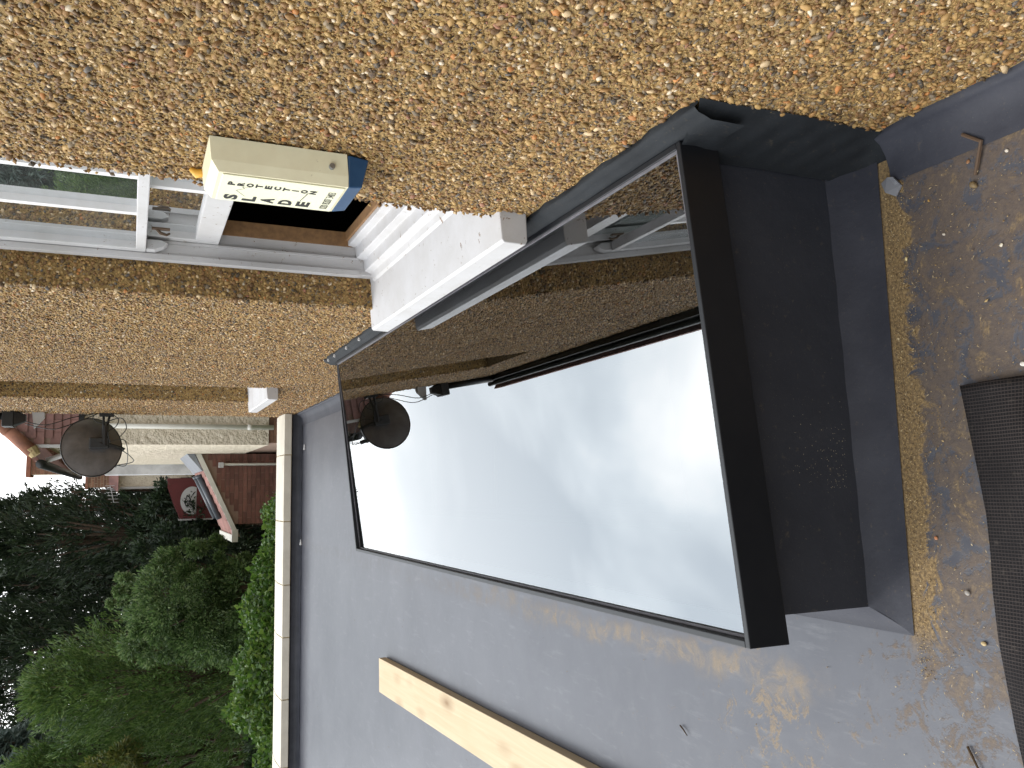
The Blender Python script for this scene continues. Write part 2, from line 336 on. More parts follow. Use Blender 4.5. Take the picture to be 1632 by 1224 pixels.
MT['ridge'] = mat('orange_ridge_tile', (0.30, 0.13, 0.08), 0.85, (0.21, 0.095, 0.065), 7, rnd=0.12)
MT['redpaint'] = mat('dark_red_paint', (0.13, 0.022, 0.022), 0.7, (0.10, 0.018, 0.018), 3)
MT['offwhite'] = mat('grey_white_paint', (0.50, 0.48, 0.47), 0.7)
MT['lead'] = mat('grey_lead_sheet', (0.26, 0.27, 0.30), 0.6, (0.2, 0.21, 0.23), 6)
MT['greypipe'] = mat('slate_grey_pipe', (0.07, 0.08, 0.095), 0.45)
MT['pvc'] = mat('pale_upvc', (0.70, 0.67, 0.60), 0.45, (0.62, 0.59, 0.52), 6)
MT['stone'] = mat('small_stone', (0.50, 0.42, 0.30), 0.7, rnd=0.35)
MT['shaving'] = mat('pale_shaving', (0.42, 0.32, 0.18), 0.8)
MT['rust'] = mat('rusty_wire', (0.10, 0.06, 0.035), 0.7)
MT['plastic'] = mat('clear_plastic_scrap', (0.20, 0.20, 0.215), 0.4)
MT['twig'] = mat('dry_twig', (0.07, 0.045, 0.025), 0.95, spec=0.1)
MT['orange'] = mat('orange_sealant', (0.75, 0.40, 0.06), 0.5)

def m_glass(name, ior, tint):
    m = bpy.data.materials.new(name); m.use_nodes = True; t = m.node_tree; t.nodes.clear()
    o = N(t, 'ShaderNodeOutputMaterial'); fr = N(t, 'ShaderNodeFresnel'); fr.inputs['IOR'].default_value = ior
    g = N(t, 'ShaderNodeBsdfGlossy'); g.inputs['Roughness'].default_value = 0.0; g.inputs['Color'].default_value = (0.96, 0.98, 1.0, 1)
    tr = N(t, 'ShaderNodeBsdfTransparent'); tr.inputs['Color'].default_value = (*tint, 1)
    ms = N(t, 'ShaderNodeMixShader'); t.links.new(fr.outputs[0], ms.inputs[0]); t.links.new(tr.outputs[0], ms.inputs[1]); t.links.new(g.outputs[0], ms.inputs[2])
    t.links.new(ms.outputs[0], o.inputs[0])
    return m
MT['glass'] = m_glass('skylight_glass', 3.2, (0.62, 0.66, 0.62))
def m_winglass():
    m = m_glass('window_glass', 1.5, (0.62, 0.66, 0.62)); t = m.node_tree
    o = [k for k in t.nodes if k.type == 'OUTPUT_MATERIAL'][0]; src = o.inputs[0].links[0].from_socket
    df = N(t, 'ShaderNodeBsdfDiffuse'); df.inputs[0].default_value = (0.20, 0.21, 0.20, 1); n = noise(t, 7, 5, 0.65, wpos(t))
    ms = N(t, 'ShaderNodeMixShader'); t.links.new(ramp(t, n.outputs['Fac'], [(0.3, 0.05), (0.75, 0.26)]), ms.inputs[0]); t.links.new(src, ms.inputs[1]); t.links.new(df.outputs[0], ms.inputs[2]); t.links.new(ms.outputs[0], o.inputs[0])
    return m
MT['winglass'] = m_winglass()
_m = bpy.data.materials.new('clear_glass_back'); _m.use_nodes = True; _t = _m.node_tree; _t.nodes.clear()
_o = N(_t, 'ShaderNodeOutputMaterial'); _tr = N(_t, 'ShaderNodeBsdfTransparent'); _t.links.new(_tr.outputs[0], _o.inputs[0]); MT['clear'] = _m

# ------------------------------------------------------------------ object helpers
WP = {}                      # world origin of each object (nothing that parents is rotated unless noted)
def link(o, parent=None, origin=(0, 0, 0)):
    COL.objects.link(o)
    if parent is not None:
        o.parent = parent; o.location = Vector(origin) - WP[parent]
    else: o.location = origin
    WP[o] = Vector(origin)
    return o
def tag(o, label=None, cat=None, group=None, kind=None):
    for k, v in (('label', label), ('category', cat), ('group', group), ('kind', kind)):
        if v: o[k] = v
    return o
def empty(name, loc, label, cat, group=None, kind=None):
    o = bpy.data.objects.new(name, None); o.empty_display_size = 0.1
    link(o, None, loc); return tag(o, label, cat, group, kind)
class MB:
    def __init__(s): s.v = []; s.f = []; s.m = []
    def face(s, pts, mi=0):
        i = len(s.v); s.v += [tuple(p) for p in pts]; s.f.append(tuple(range(i, i + len(pts)))); s.m.append(mi)
    def hexa(s, p, mi=0):     # 8 points: bottom ring 0-3 (ccw from above), top ring 4-7
        i = len(s.v); s.v += [tuple(q) for q in p]
        for q in ((3, 2, 1, 0), (4, 5, 6, 7), (0, 1, 5, 4), (1, 2, 6, 5), (2, 3, 7, 6), (3, 0, 4, 7)):
            s.f.append(tuple(i + k for k in q)); s.m.append(mi)
    def box(s, x0, x1, y0, y1, z0, z1, mi=0):
        s.hexa([(x0, y0, z0), (x1, y0, z0), (x1, y1, z0), (x0, y1, z0), (x0, y0, z1), (x1, y0, z1), (x1, y1, z1), (x0, y1, z1)], mi)
    def prism_y(s, prof, y0, y1, mi=0):   # profile of (x,z), extruded along y
        n = len(prof); i = len(s.v)
        s.v += [(a, y0, c) for a, c in prof] + [(a, y1, c) for a, c in prof]
        s.f.append(tuple(range(i, i + n))); s.f.append(tuple(range(i + 2 * n - 1, i + n - 1, -1))); s.m += [mi, mi]
        for k in range(n):
            l = (k + 1) % n; s.f.append((i + l, i + k, i + n + k, i + n + l)); s.m.append(mi)
    def prism_x(s, prof, x0, x1, mi=0):   # profile of (y,z), extruded along x
        n = len(prof); i = len(s.v)
        s.v += [(x0, a, c) for a, c in prof] + [(x1, a, c) for a, c in prof]
        s.f.append(tuple(range(i, i + n))); s.f.append(tuple(range(i + 2 * n - 1, i + n - 1, -1))); s.m += [mi, mi]
        for k in range(n):
            l = (k + 1) % n; s.f.append((i + l, i + k, i + n + k, i + n + l)); s.m.append(mi)
    def tube(s, pts, rad, seg=8, mi=0, caps=True):
        pts = [Vector(p) for p in pts]; n = len(pts); rs = rad if isinstance(rad, (list, tuple)) else [rad] * n
        i0 = len(s.v); up = None
        for k, p in enumerate(pts):
            d = (pts[min(k + 1, n - 1)] - pts[max(k - 1, 0)]).normalized()
            if up is None: up = d.orthogonal().normalized()
            a = (up - d * up.dot(d)).normalized(); b = d.cross(a); up = a
            for j in range(seg):
                th = 2 * math.pi * j / seg; s.v.append(tuple(p + (a * math.cos(th) + b * math.sin(th)) * rs[k]))
        for k in range(n - 1):
            for j in range(seg):
                j2 = (j + 1) % seg; s.f.append((i0 + k * seg + j, i0 + k * seg + j2, i0 + (k + 1) * seg + j2, i0 + (k + 1) * seg + j)); s.m.append(mi)
        if caps:
            s.f.append(tuple(i0 + j for j in range(seg - 1, -1, -1))); s.f.append(tuple(i0 + (n - 1) * seg + j for j in range(seg))); s.m += [mi, mi]
    def grid(s, fn, nu, nv, mi=0):
        i = len(s.v)
        for a in range(nu + 1):
            for b in range(nv + 1): s.v.append(tuple(fn(a / nu, b / nv)))
        for a in range(nu):
            for b in range(nv):
                k = i + a * (nv + 1) + b; s.f.append((k, k + nv + 1, k + nv + 2, k + 1)); s.m.append(mi)
    def build(s, name, mats, parent=None, origin=None, smooth=False, bevel=0.0, local=False):
        if origin is None: origin = WP[parent] if parent is not None else Vector((0, 0, 0))
        origin = Vector(origin)
        me = bpy.data.meshes.new(name)
        me.from_pydata([Vector(p) - origin for p in s.v] if not local else s.v, [], s.f)
        for m in (mats if isinstance(mats, (list, tuple)) else [mats]): me.materials.append(MT[m] if isinstance(m, str) else m)
        me.polygons.foreach_set('material_index', s.m)
        if smooth: me.polygons.foreach_set('use_smooth', [True] * len(s.f))
        me.update()
        o = bpy.data.objects.new(name, me); link(o, parent, origin)
        if bevel:
            b = o.modifiers.new('soft_edges', 'BEVEL'); b.width = bevel; b.segments = 2; b.limit_method = 'ANGLE'; b.angle_limit = math.radians(40)
        return o
def one(name, m, parent, kind, *a, **k):
    mb = MB(); getattr(mb, kind)(*a); return mb.build(name, m, parent, **k)
def rawmesh(name, V, F, m, parent=None, origin=(0, 0, 0), col=None, rnd=None, smooth=False):
    """V (n,3) world, F (k,c) ints, all faces with the same corner count."""
    me = bpy.data.meshes.new(name); n, (k, c) = len(V), F.shape
    me.vertices.add(n); me.vertices.foreach_set('co', (V - np.array(origin)).astype(np.float32).ravel())
    me.loops.add(k * c); me.loops.foreach_set('vertex_index', F.astype(np.int32).ravel())
    me.polygons.add(k); me.polygons.foreach_set('loop_start', np.arange(0, k * c, c, dtype=np.int32)); me.polygons.foreach_set('loop_total', np.full(k, c, np.int32))
    me.polygons.foreach_set('use_smooth', np.full(k, smooth))
    me.update(calc_edges=True)
    if col is not None:
        a = me.attributes.new('pcol', 'FLOAT_COLOR', 'POINT'); a.data.foreach_set('color', np.hstack([col, np.ones((n, 1))]).astype(np.float32).ravel())
    if rnd is not None:
        a = me.attributes.new('rnd', 'FLOAT', 'POINT'); a.data.foreach_set('value', rnd.astype(np.float32))
    me.materials.append(MT[m])
    o = bpy.data.objects.new(name, me); return link(o, parent, origin)

# ------------------------------------------------------------------ the setting: ground, flat roof
mb = MB(); mb.box(-250, 250, -120, 400, -2.9, -2.8)
tag(mb.build('garden_ground', 'grass'), kind='structure')

HX0, HX1, HY0, HY1 = -0.86, -0.24, 1.56, 4.42          # opening under the skylight
mb = MB()
xs = [-6.0, HX0, HX1, 0.0]; ys = [-2.5, HY0, HY1, 8.45]
def roof_patch(x0, x1, y0, y1, nx, ny):
    def fn(a, b):
        x = x0 + (x1 - x0) * a; y = y0 + (y1 - y0) * b
        return (x, y, 0.0018 * math.sin(x * 3.1 + 0.7) * math.sin(y * 2.3))
    mb.grid(fn, nx, ny)
for i in range(3):
    for j in range(3):
        if i == 1 and j == 1: continue
        roof_patch(xs[i], xs[i + 1], ys[j], ys[j + 1], 10, 10)
mb.box(-6.0, HX0 - 0.001, -2.5, 8.45, -0.35, -0.01); mb.box(HX1 + 0.001, 0.0, -2.5, 8.45, -0.35, -0.01)
mb.box(HX0, HX1, -2.5, HY0 - .001, -0.35, -0.01); mb.box(HX0, HX1, HY1 + .001, 8.45, -0.35, -0.01)
tag(mb.build('flat_roof', 'roof'), kind='structure')
mb = MB(); mb.box(-6.0, -5.75, -2.5, 8.45, -2.8, -0.36); mb.box(-5.749, 0.0, 8.2, 8.45, -2.8, -0.36)
ext = empty('extension_walls', (-3, 3, -2.8), 'brick walls carrying the flat grey roof of the extension', 'wall')
mb.build('wall', 'brick', ext)

# ------------------------------------------------------------------ house with pebbledash wall
house = empty('house', (0.15, 3, -2.8), 'pebbledashed house wall with white sash windows beside the flat roof', 'house')
W1 = (2.12, 3.42, 0.56, 2.50); W2 = (6.36, 7.36, 0.58, 2.50); YE = 8.80; ZT = 3.12
mb = MB()
for ya_, yb_, zs_ in ((-3.0, W1[0], 2.04), (W1[1], W2[0], 2.34), (W2[1], YE, 2.74)):
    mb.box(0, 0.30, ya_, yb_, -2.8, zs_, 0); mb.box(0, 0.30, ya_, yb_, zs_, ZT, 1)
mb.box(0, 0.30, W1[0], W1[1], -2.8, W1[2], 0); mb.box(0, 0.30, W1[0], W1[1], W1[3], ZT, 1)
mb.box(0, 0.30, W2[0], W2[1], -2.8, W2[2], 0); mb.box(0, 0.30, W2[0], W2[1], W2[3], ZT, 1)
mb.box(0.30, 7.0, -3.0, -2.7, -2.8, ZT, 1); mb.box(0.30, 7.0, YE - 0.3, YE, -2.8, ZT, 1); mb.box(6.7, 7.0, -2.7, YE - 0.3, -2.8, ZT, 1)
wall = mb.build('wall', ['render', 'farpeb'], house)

# pebbles -----------------------------------------------------------
PAL = np.array([(0.43, 0.285, 0.115), (0.36, 0.22, 0.083), (0.29, 0.158, 0.060), (0.19, 0.098, 0.040), (0.115, 0.058, 0.028), (0.058, 0.036, 0.025),
                (0.040, 0.038, 0.040), (0.25, 0.20, 0.145), (0.15, 0.125, 0.10), (0.60, 0.46, 0.29), (0.70, 0.62, 0.50), (0.42, 0.17, 0.05), (0.30, 0.135, 0.09), (0.075, 0.078, 0.092)])
PALW = np.array([.15, .14, .12, .14, .12, .075, .04, .055, .045, .06, .012, .018, .010, .014]); PALW /= PALW.sum(); PAL = PAL * np.array((0.95, 0.90, 0.84))
ph = (1 + 5 ** .5) / 2
ICO_V = np.array([(-1, ph, 0), (1, ph, 0), (-1, -ph, 0), (1, -ph, 0), (0, -1, ph), (0, 1, ph), (0, -1, -ph), (0, 1, -ph), (ph, 0, -1), (ph, 0, 1), (-ph, 0, -1), (-ph, 0, 1)], float)
ICO_V /= np.linalg.norm(ICO_V[0])
ICO_F = np.array([(0, 11, 5), (0, 5, 1), (0, 1, 7), (0, 7, 10), (0, 10, 11), (1, 5, 9), (5, 11, 4), (11, 10, 2), (10, 7, 6), (7, 1, 8), (3, 9, 4), (3, 4, 2), (3, 2, 6), (3, 6, 8), (3, 8, 9), (4, 9, 5), (2, 4, 11), (6, 2, 10), (8, 6, 7), (9, 8, 1)])
OCT_V = np.array([(1, 0, 0), (-1, 0, 0), (0, 1, 0), (0, -1, 0), (0, 0, 1), (0, 0, -1)], float)
OCT_F = np.array([(0, 2, 4), (2, 1, 4), (1, 3, 4), (3, 0, 4), (2, 0, 5), (1, 2, 5), (3, 1, 5), (0, 3, 5)])
def pebble_field(P, U, V, Nn, size, base, jit=0.16):
    """pebbles at P (n,3) on a plane with axes U,V and normal Nn; returns verts, faces, colours"""
    bv, bf = base; n = len(P)
    a = size * rng.uniform(0.85, 1.4, n); b = size * rng.uniform(0.6, 1.0, n); c = size * rng.uniform(0.4, 0.75, n)
    th = rng.uniform(0, np.pi, n); ct, st = np.cos(th), np.sin(th)
    L = bv[None] * (1 + rng.uniform(-jit, jit, (n, len(bv), 1)))
    lx, ly, lz = L[..., 0] * a[:, None], L[..., 1] * b[:, None], L[..., 2] * c[:, None]
    tl = rng.normal(0, 0.35, (n, 1)); tm = rng.normal(0, 0.35, (n, 1))
    lz = lz + lx * tl + ly * tm
    gx = lx * ct[:, None] - ly * st[:, None]; gy = lx * st[:, None] + ly * ct[:, None]
    W = P[:, None, :] + gx[..., None] * U + gy[..., None] * V + (lz + (c * rng.uniform(-0.1, 0.55, n))[:, None])[..., None] * Nn
    F = (bf[None] + (np.arange(n) * len(bv))[:, None, None]).reshape(-1, 3)
    col = PAL[rng.choice(len(PAL), n, p=PALW)] * rng.uniform(0.75, 1.22, (n, 1))
    return W.reshape(-1, 3), F, np.repeat(col, len(bv), 0)
def jgrid(u0, u1, v0, v1, step):
    u = np.arange(u0, u1, step); v = np.arange(v0, v1, step)
    g = np.stack(np.meshgrid(u, v, indexing='ij'), -1).reshape(-1, 2) + rng.uniform(-.62, .62, (len(u) * len(v), 2)) * step
    return g
EX, EY, EZ = np.eye(3)
def flash_top(y): return np.where((y > 1.315) & (y < 4.87), 0.512, np.where(y >= 4.87, 0.06, 0.048)) + 0.004 * np.sin(y * 23) + 0.003 * np.sin(y * 61)
def cull(g):
    y, z = g[:, 0], g[:, 1]
    k = z > flash_top(y) + 0.004
    for w in (W1, W2): k &= ~((y > w[0] + 0.004) & (y < w[1] - 0.004) & (z > w[2] - 0.03) & (z < w[3]))
    k &= ~((y > 1.835) & (y < 2.01) & (z > 1.06) & (z < 1.34))
    k &= ~((y > 2.09) & (y < 3.44) & (z > 0.53) & (z < 0.62)) & (y < YE)
    return g[k]
parts = []
def field(g, size, base, frame=None):
    if frame is None: P = np.stack([np.zeros(len(g)), g[:, 0], g[:, 1]], 1); U, V, Nn = EY, EZ, -EX
    else: P, U, V, Nn = frame(g)
    parts.append(pebble_field(P, U, V, Nn, size(len(g)), base))
near = cull(jgrid(0.55, 2.13, 0.02, 2.05, 0.0087))
field(near, lambda n: np.clip(rng.lognormal(math.log(0.0042), 0.36, n), 0.0020, 0.0090), (ICO_V, ICO_F))
small = cull(jgrid(0.7, 2.13, 0.02, 1.95, 0.0125))
field(small, lambda n: rng.uniform(0.0017, 0.003, n), (OCT_V, OCT_F))
mid = cull(jgrid(3.41, 6.37, 0.02, 2.35, 0.0115))
field(mid, lambda n: np.clip(rng.lognormal(math.log(0.0058), 0.28, n), 0.003, 0.0105), (OCT_V, OCT_F))
low = cull(jgrid(2.1, 3.45, 0.45, 0.58, 0.011)); field(low, lambda n: rng.uniform(0.004, 0.008, n), (OCT_V, OCT_F))
far = cull(jgrid(7.35, YE, 0.02, 2.75, 0.016)); field(far, lambda n: rng.uniform(0.006, 0.011, n), (OCT_V, OCT_F))
upw = cull(jgrid(2.2, YE, 2.3, ZT - .03, 0.019)); field(upw, lambda n: rng.uniform(0.0075, 0.0125, n), (OCT_V, OCT_F))
under = cull(jgrid(6.3, 7.4, 0.05, 0.56, 0.016)); field(under, lambda n: rng.uniform(0.006, 0.011, n), (OCT_V, OCT_F))
# window reveals
g = jgrid(-0.004, 0.118, 0.57, 2.35, 0.0105)
field(g, lambda n: np.clip(rng.lognormal(math.log(0.0058), 0.3, n), 0.003, 0.011), (ICO_V, ICO_F), lambda g: (np.stack([g[:, 0], np.full(len(g), W1[1]), g[:, 1]], 1), EX, EZ, -EY))
g = jgrid(-0.004, 0.118, 0.62, 2.35, 0.013)
field(g, lambda n: rng.uniform(0.004, 0.008, n), (OCT_V, OCT_F), lambda g: (np.stack([g[:, 0], np.full(len(g), W1[0]), g[:, 1]], 1), EX, EZ, EY))
g = jgrid(-0.004, 0.118, 0.6, 2.6, 0.016)
field(g, lambda n: rng.uniform(0.006, 0.011, n), (OCT_V, OCT_F), lambda g: (np.stack([g[:, 0], np.full(len(g), W2[1]), g[:, 1]], 1), EX, EZ, -EY))
off = 0; Vs, Fs, Cs = [], [], []
for v_, f_, c_ in parts: Vs.append(v_); Fs.append(f_ + off); Cs.append(c_); off += len(v_)
peb = rawmesh('pebbledash', np.vstack(Vs), np.vstack(Fs), 'pebbles', wall, WP[wall], col=np.vstack(Cs), smooth=True)
peb['kind'] = 'stuff'
# the largest pebbles, each a piece of its own
def stone_mesh(name, m, k):
    r = np.random.default_rng(k); V = [Vector(p) for p in ICO_V]; F = []; cache = {}
    def midp(a, b):
        key = (min(a, b), max(a, b))
        if key not in cache: cache[key] = len(V); V.append(((V[a] + V[b]) / 2).normalized())
        return cache[key]
    for a, b, c in ICO_F:
        a, b, c = int(a), int(b), int(c); ab, bc, ca = midp(a, b), midp(b, c), midp(c, a); F += [(a, ab, ca), (ab, b, bc), (ca, bc, c), (ab, bc, ca)]
    me = bpy.data.meshes.new(name); ph_ = r.uniform(0, 6, 6)
    me.from_pydata([p * (1 + 0.13 * math.sin(2.1 * p.x + ph_[0]) + 0.13 * math.sin(2.7 * p.y + ph_[1]) + 0.1 * math.sin(3.3 * p.z + 2 * p.x + ph_[2])) for p in V], [], F)
    me.polygons.foreach_set('use_smooth', [True] * len(F)); me.materials.append(MT[m]); return me
SM = [stone_mesh('pebble', 'pebble', k) for k in range(8)]
cand = cull(np.stack([rng.uniform(0.86, 2.1, 900), rng.uniform(0.06, 1.85, 900)], 1))
vis = cand[(cand[:, 0] > 0.84 + 0.42 * np.clip(cand[:, 1] - 0.234, 0, 2) - 0.05)]
for y, z in vis[:300]:
    s = float(rng.uniform(0.0058, 0.0082)); o = bpy.data.objects.new('pebble', SM[int(rng.integers(8))])
    link(o, wall, (-0.0025, float(y), float(z)))
    o.rotation_euler = (float(rng.uniform(0, 6.28)), float(rng.normal(0, .25)), float(rng.normal(0, .25)))
    o.scale = (s * 0.62, s * float(rng.uniform(0.75, 0.95)), s * float(rng.uniform(1.0, 1.35)))
    c = PAL[rng.choice(len(PAL), p=PALW)] * rng.uniform(0.8, 1.25); o.color = (*[float(k) for k in c], 1)

# eaves, seen in the skylight's reflection ------------------------------
mb = MB(); mb.box(-0.045, 0.02, -3.2, YE + 0.12, ZT - 0.02, ZT + 0.02); mb.build('soffit', 'black', house)
mb = MB(); mb.box(-0.058, -0.046, -3.2, YE + 0.12, ZT - 0.04, ZT + 0.16); mb.build('fascia', 'black', house)
mb = MB(); mb.tube([(-0.086, -3.2, ZT + 0.05), (-0.086, YE + 0.14, ZT + 0.05)], 0.027, 10); mb.build('gutter', 'black', house, smooth=True)
mb = MB(); mb.hexa([(-0.14, -3.3, ZT + .16), (3.6, -3.3, ZT + 2.6), (3.6, YE + .3, ZT + 2.6), (-0.14, YE + .3, ZT + .16), (-0.14, -3.3, ZT + .24), (3.6, -3.3, ZT + 2.72), (3.6, YE + .3, ZT + 2.72), (-0.14, YE + .3, ZT + .24)])
mb.hexa([(3.601, -3.3, ZT + 2.6), (7.4, -3.3, ZT + .16), (7.4, YE + .3, ZT + .16), (3.601, YE + .3, ZT + 2.6), (3.601, -3.3, ZT + 2.72), (7.4, -3.3, ZT + .24), (7.4, YE + .3, ZT + .24), (3.601, YE + .3, ZT + 2.72)])
mb.build('roof', 'tile', house)
mb = MB(); mb.box(0.301, 3.2, -2.6, YE - 0.35, 0.0, 0.05); mb.box(3.2, 3.25, -2.6, YE - .35, 0.05, 3.0); mb.box(0.301, 3.2, 5.0, 5.05, .05, 3.0); mb.box(0.301, 3.2, .6, .65, .05, 3.0); mb.box(.301, 3.2, -2.6, YE - .35, 3.0, 3.04)
mb.build('room', 'dark', house)

# sash windows ------------------------------------------------------------
def glass_slab(name, x, y0, y1, z0, z1, parent):
    m_ = MB(); m_.face([(x, y0, z0), (x, y0, z1), (x, y1, z1), (x, y1, z0)][::-1], 0)
    m_.face([(x + .004, y0, z0), (x + .004, y0, z1), (x + .004, y1, z1), (x + .004, y1, z0)], 1)
    return m_.build(name, ['winglass', 'clear'], parent)
def sash_window(w, ups, los, open_z, name='window'):
    y0, y1, z0, z1 = w
    win = MB()
    # box frame lining and pulley stiles
    xf = 0.12
    win.box(xf, 0.29, y0 + .001, y0 + 0.055, z0 + .05, z1 - .001); win.box(xf, 0.29, y1 - 0.055, y1 - .001, z0 + .05, z1 - .001); win.box(xf, 0.29, y0 + .056, y1 - .056, z1 - 0.07, z1 - .001)
    o = win.build('window', 'chip', house, bevel=0.003)
    a, b = y0 + 0.056, y1 - 0.056
    for yy, s in ((a, 1), (b, -1)):
        q = MB(); q.box(0.179, 0.186, *sorted((yy, yy + s * 0.014)), z0 + .12, z1 - .071); q.build('parting_bead', 'chip', o)
        q = MB(); q.box(xf - .006, 0.134, *sorted((yy - s * 0.03, yy + s * 0.012)), z0 + .12, z1 - .071); q.build('outer_bead', 'chip', o)
        q = MB(); q.box(0.232, 0.29, *sorted((yy, yy + s * 0.010)), z0 + .12, z1 - .071); q.build('inner_bead', 'bare', o)
    mz = 1.475
    # upper sash (outer)
    def sash(xa, xb, za, zb, bars, bot, top, nm):
        q = MB(); st = 0.05; aa, bb = a + .003, b - .003
        q.box(xa, xb, aa, aa + st, za, zb); q.box(xa, xb, bb - st, bb, za, zb)
        q.box(xa, xb, aa + st, bb - st, za, za + bot); q.box(xa, xb, aa + st, bb - st, zb - top, zb)
        s_ = q.build(nm, 'chip', o, bevel=0.003)
        for yb in bars:
            q = MB(); q.prism_x([(0, 0)] * 0 or [(yb - .014, za + bot), (yb + .014, za + bot), (yb + .014, zb - top), (yb - .014, zb - top)], xa + .004, xb - .004); q.build('glazing_bar', 'white', o)
        es = [aa + st] + [v for yb in bars for v in (yb - .014, yb + .014)] + [bb - st]
        for k in range(0, len(es), 2): glass_slab('pane', (xa + xb) / 2 + .006, es[k], es[k + 1], za + bot, zb - top, o)
        return s_
    sash(0.136, 0.177, mz, z1 - .072, ups, 0.034, 0.05, 'upper_sash')
    sash(0.188, 0.230, open_z, open_z + 0.86, los, 0.085, 0.034, 'lower_sash')
    for yy in (a + .003, b - .053):       # sash horns below the meeting rail
        q = MB(); q.prism_y([(0.137, mz - .001), (0.176, mz - .001), (0.176, mz - .05), (0.165, mz - .075), (0.150, mz - .06), (0.137, mz - .03)], yy, yy + .05); q.build('sash_horn', 'chip', o, bevel=.003)
    # timber cill rising in steps
    q = MB(); q.prism_y([(0.30, z0 + .04), (0.30, z0 + .165), (0.235, z0 + .165), (0.23, z0 + .135), (0.185, z0 + .13), (0.18, z0 + .10), (0.135, z0 + .095), (0.128, z0 + .07), (0.105, z0 + .063), (0.092, z0 + .052), (0.085, z0 + .036), (0.085, z0 + .02)], y0 + .05, y1 - .058)
    q.build('timber_cill', 'chip', o, bevel=.003)
    q = MB(); q.box(0.252, 0.29, a + .011, b - .011, z0 + .166, z0 + .176); q.build('inner_cill', 'bare', o)
    q = MB(); q.prism_y([(0.139, z0 + .058), (0.139, z0 + .098), (0.126, z0 + .074), (0.10, z0 + .066), (0.083, z0 + .054), (0.081, z0 + .045)], y0 + .040, y0 + .0495); q.build('cill_end', 'bare', o)
    # stone sill
    q = MB(); ya, yb = y0 - 0.045, y1 + 0.04
    prof = [(0.13, z0 - .03), (0.13, z0 + .058), (-0.080, z0 + .040), (-0.088, z0 + .034), (-0.090, z0 - .030), (-0.078, z0 - .036)]
    q.prism_y(prof, ya, yb); q.build('sill', 'chip', o, bevel=.003)
    return o
win = sash_window(W1, (2.56, 2.905), (2.775,), 1.222)
sash_window(W2, (6.70, 7.02), (6.86,), 0.70)
q = MB()   # sash fastener and lift on the meeting rail
q.box(0.176, 0.182, 3.17, 3.19, 1.40, 1.46); q.tube([(0.178, 3.18, 1.445), (0.166, 3.19, 1.43), (0.164, 3.20, 1.41), (0.172, 3.205, 1.40)], [.005, .006, .005, .004], 6)
q.build('sash_fastener', 'rust', win)

# flashing along the foot of the wall -----------------------------------------
def flash_strip(y0, y1, prof, n, name, m, wav=0.003):
    q = MB(); k = len(prof)
    def fn(a, b):
        i = min(int(a * (k - 1)), k - 2); f = a * (k - 1) - i; x = prof[i][0] * (1 - f) + prof[i + 1][0] * f; z = prof[i][1] * (1 - f) + prof[i + 1][1] * f
        y = y0 + (y1 - y0) * b; wv = wav * (math.sin(y * 17 + a * 3) + 0.6 * math.sin(y * 41 + 2 * a)) * math.sin(math.pi * min(1, max(0.12, a)))
        top = (flash_top(np.array(y)) - flash_top(np.array((y0 + y1) / 2))) if a < 0.15 else 0.0
        return (x - abs(wv) * .8, y, z + float(top))
    q.grid(fn, (k - 1) * 2, n); return q.build(name, m, house, smooth=True)
flash_strip(-2.5, 1.312, [(0.004, 0.050), (-0.012, 0.046), (-0.022, 0.030), (-0.045, 0.016), (-0.075, 0.008), (-0.105, 0.0035)], 60, 'flashing', 'fillet', .002)
flash_strip(4.85, 8.37, [(0.004, 0.062), (-0.014, 0.058), (-0.024, 0.034), (-0.05, 0.016), (-0.085, 0.008), (-0.12, 0.0035)], 50, 'flashing', 'fillet', .002)
flash_strip(1.318, 4.87, [(0.004, 0.516), (-0.012, 0.513), (-0.019, 0.504), (-0.024, 0.490), (-0.033, 0.474), (-0.034, 0.39)], 70, 'flashing', 'flash', .0035)
q = MB()   # wrinkled gusset that turns the corner down to the roof
def gus(a, b):
    z = -0.002 + 0.514 * b
    x = -0.004 - 0.050 * a ** 1.15; y = 1.298 - 0.010 * (1 - b) + 0.168 * a - 0.02 * math.sin(math.pi * a) + 0.003 * math.sin(b * 9)
    w = 0.0016 * math.sin(24 * b + 9 * a) * math.sin(math.pi * a) + 0.0012 * math.sin(47 * b - 9 * a) * a * (1 - a) * 4
    ft_ = max(0.0, 1 - b / 0.10) ** 2 * 0.05 * (1 - a)
    return (x - w - ft_, y - w, z - 0.052 * a * b)
q.grid(gus, 16, 60); q.build('flashing_gusset', 'flash', house, smooth=True)
q = MB(); q.hexa([(-.018, 4.86, 0.0), (0.0, 4.86, 0.0), (0, 4.885, 0), (-.018, 4.885, 0), (-.018, 4.86, .50), (0, 4.86, .512), (0, 4.885, .512), (-.018, 4.885, .50)]); q.build('flashing_end', 'flash', house)
for yy in (4.05, 4.32, 4.60, 4.76):
    q = MB(); q.tube([(-0.014, yy, 0.506), (-0.028, yy, 0.510)], [.007, .006], 8); q.build('screw', 'offwhite', house)
# black rainwater pipe and hopper at the end of the wall
q = MB(); q.tube([(-0.045, 8.66, 2.545), (-0.045, 8.66, 2.8), (-0.045, 8.66, 3.09)], 0.034, 10); q.build('downpipe', 'black', house, smooth=True)
q = MB(); q.hexa([(-.09, 8.62, 2.36), (-.03, 8.62, 2.36), (-.03, 8.70, 2.36), (-.09, 8.70, 2.36), (-.13, 8.58, 2.45), (-.003, 8.58, 2.45), (-.003, 8.74, 2.45), (-.13, 8.74, 2.45)])
q.box(-.14, -.003, 8.57, 8.75, 2.451, 2.54); q.build('hopper', 'black', house, bevel=.006)
q = MB(); q.prism_y([(-.003, 2.22), (-.003, 2.32), (-.15, 2.30), (-.05, 2.22)], 8.66, 8.74); q.build('bracket', 'offwhite', house)

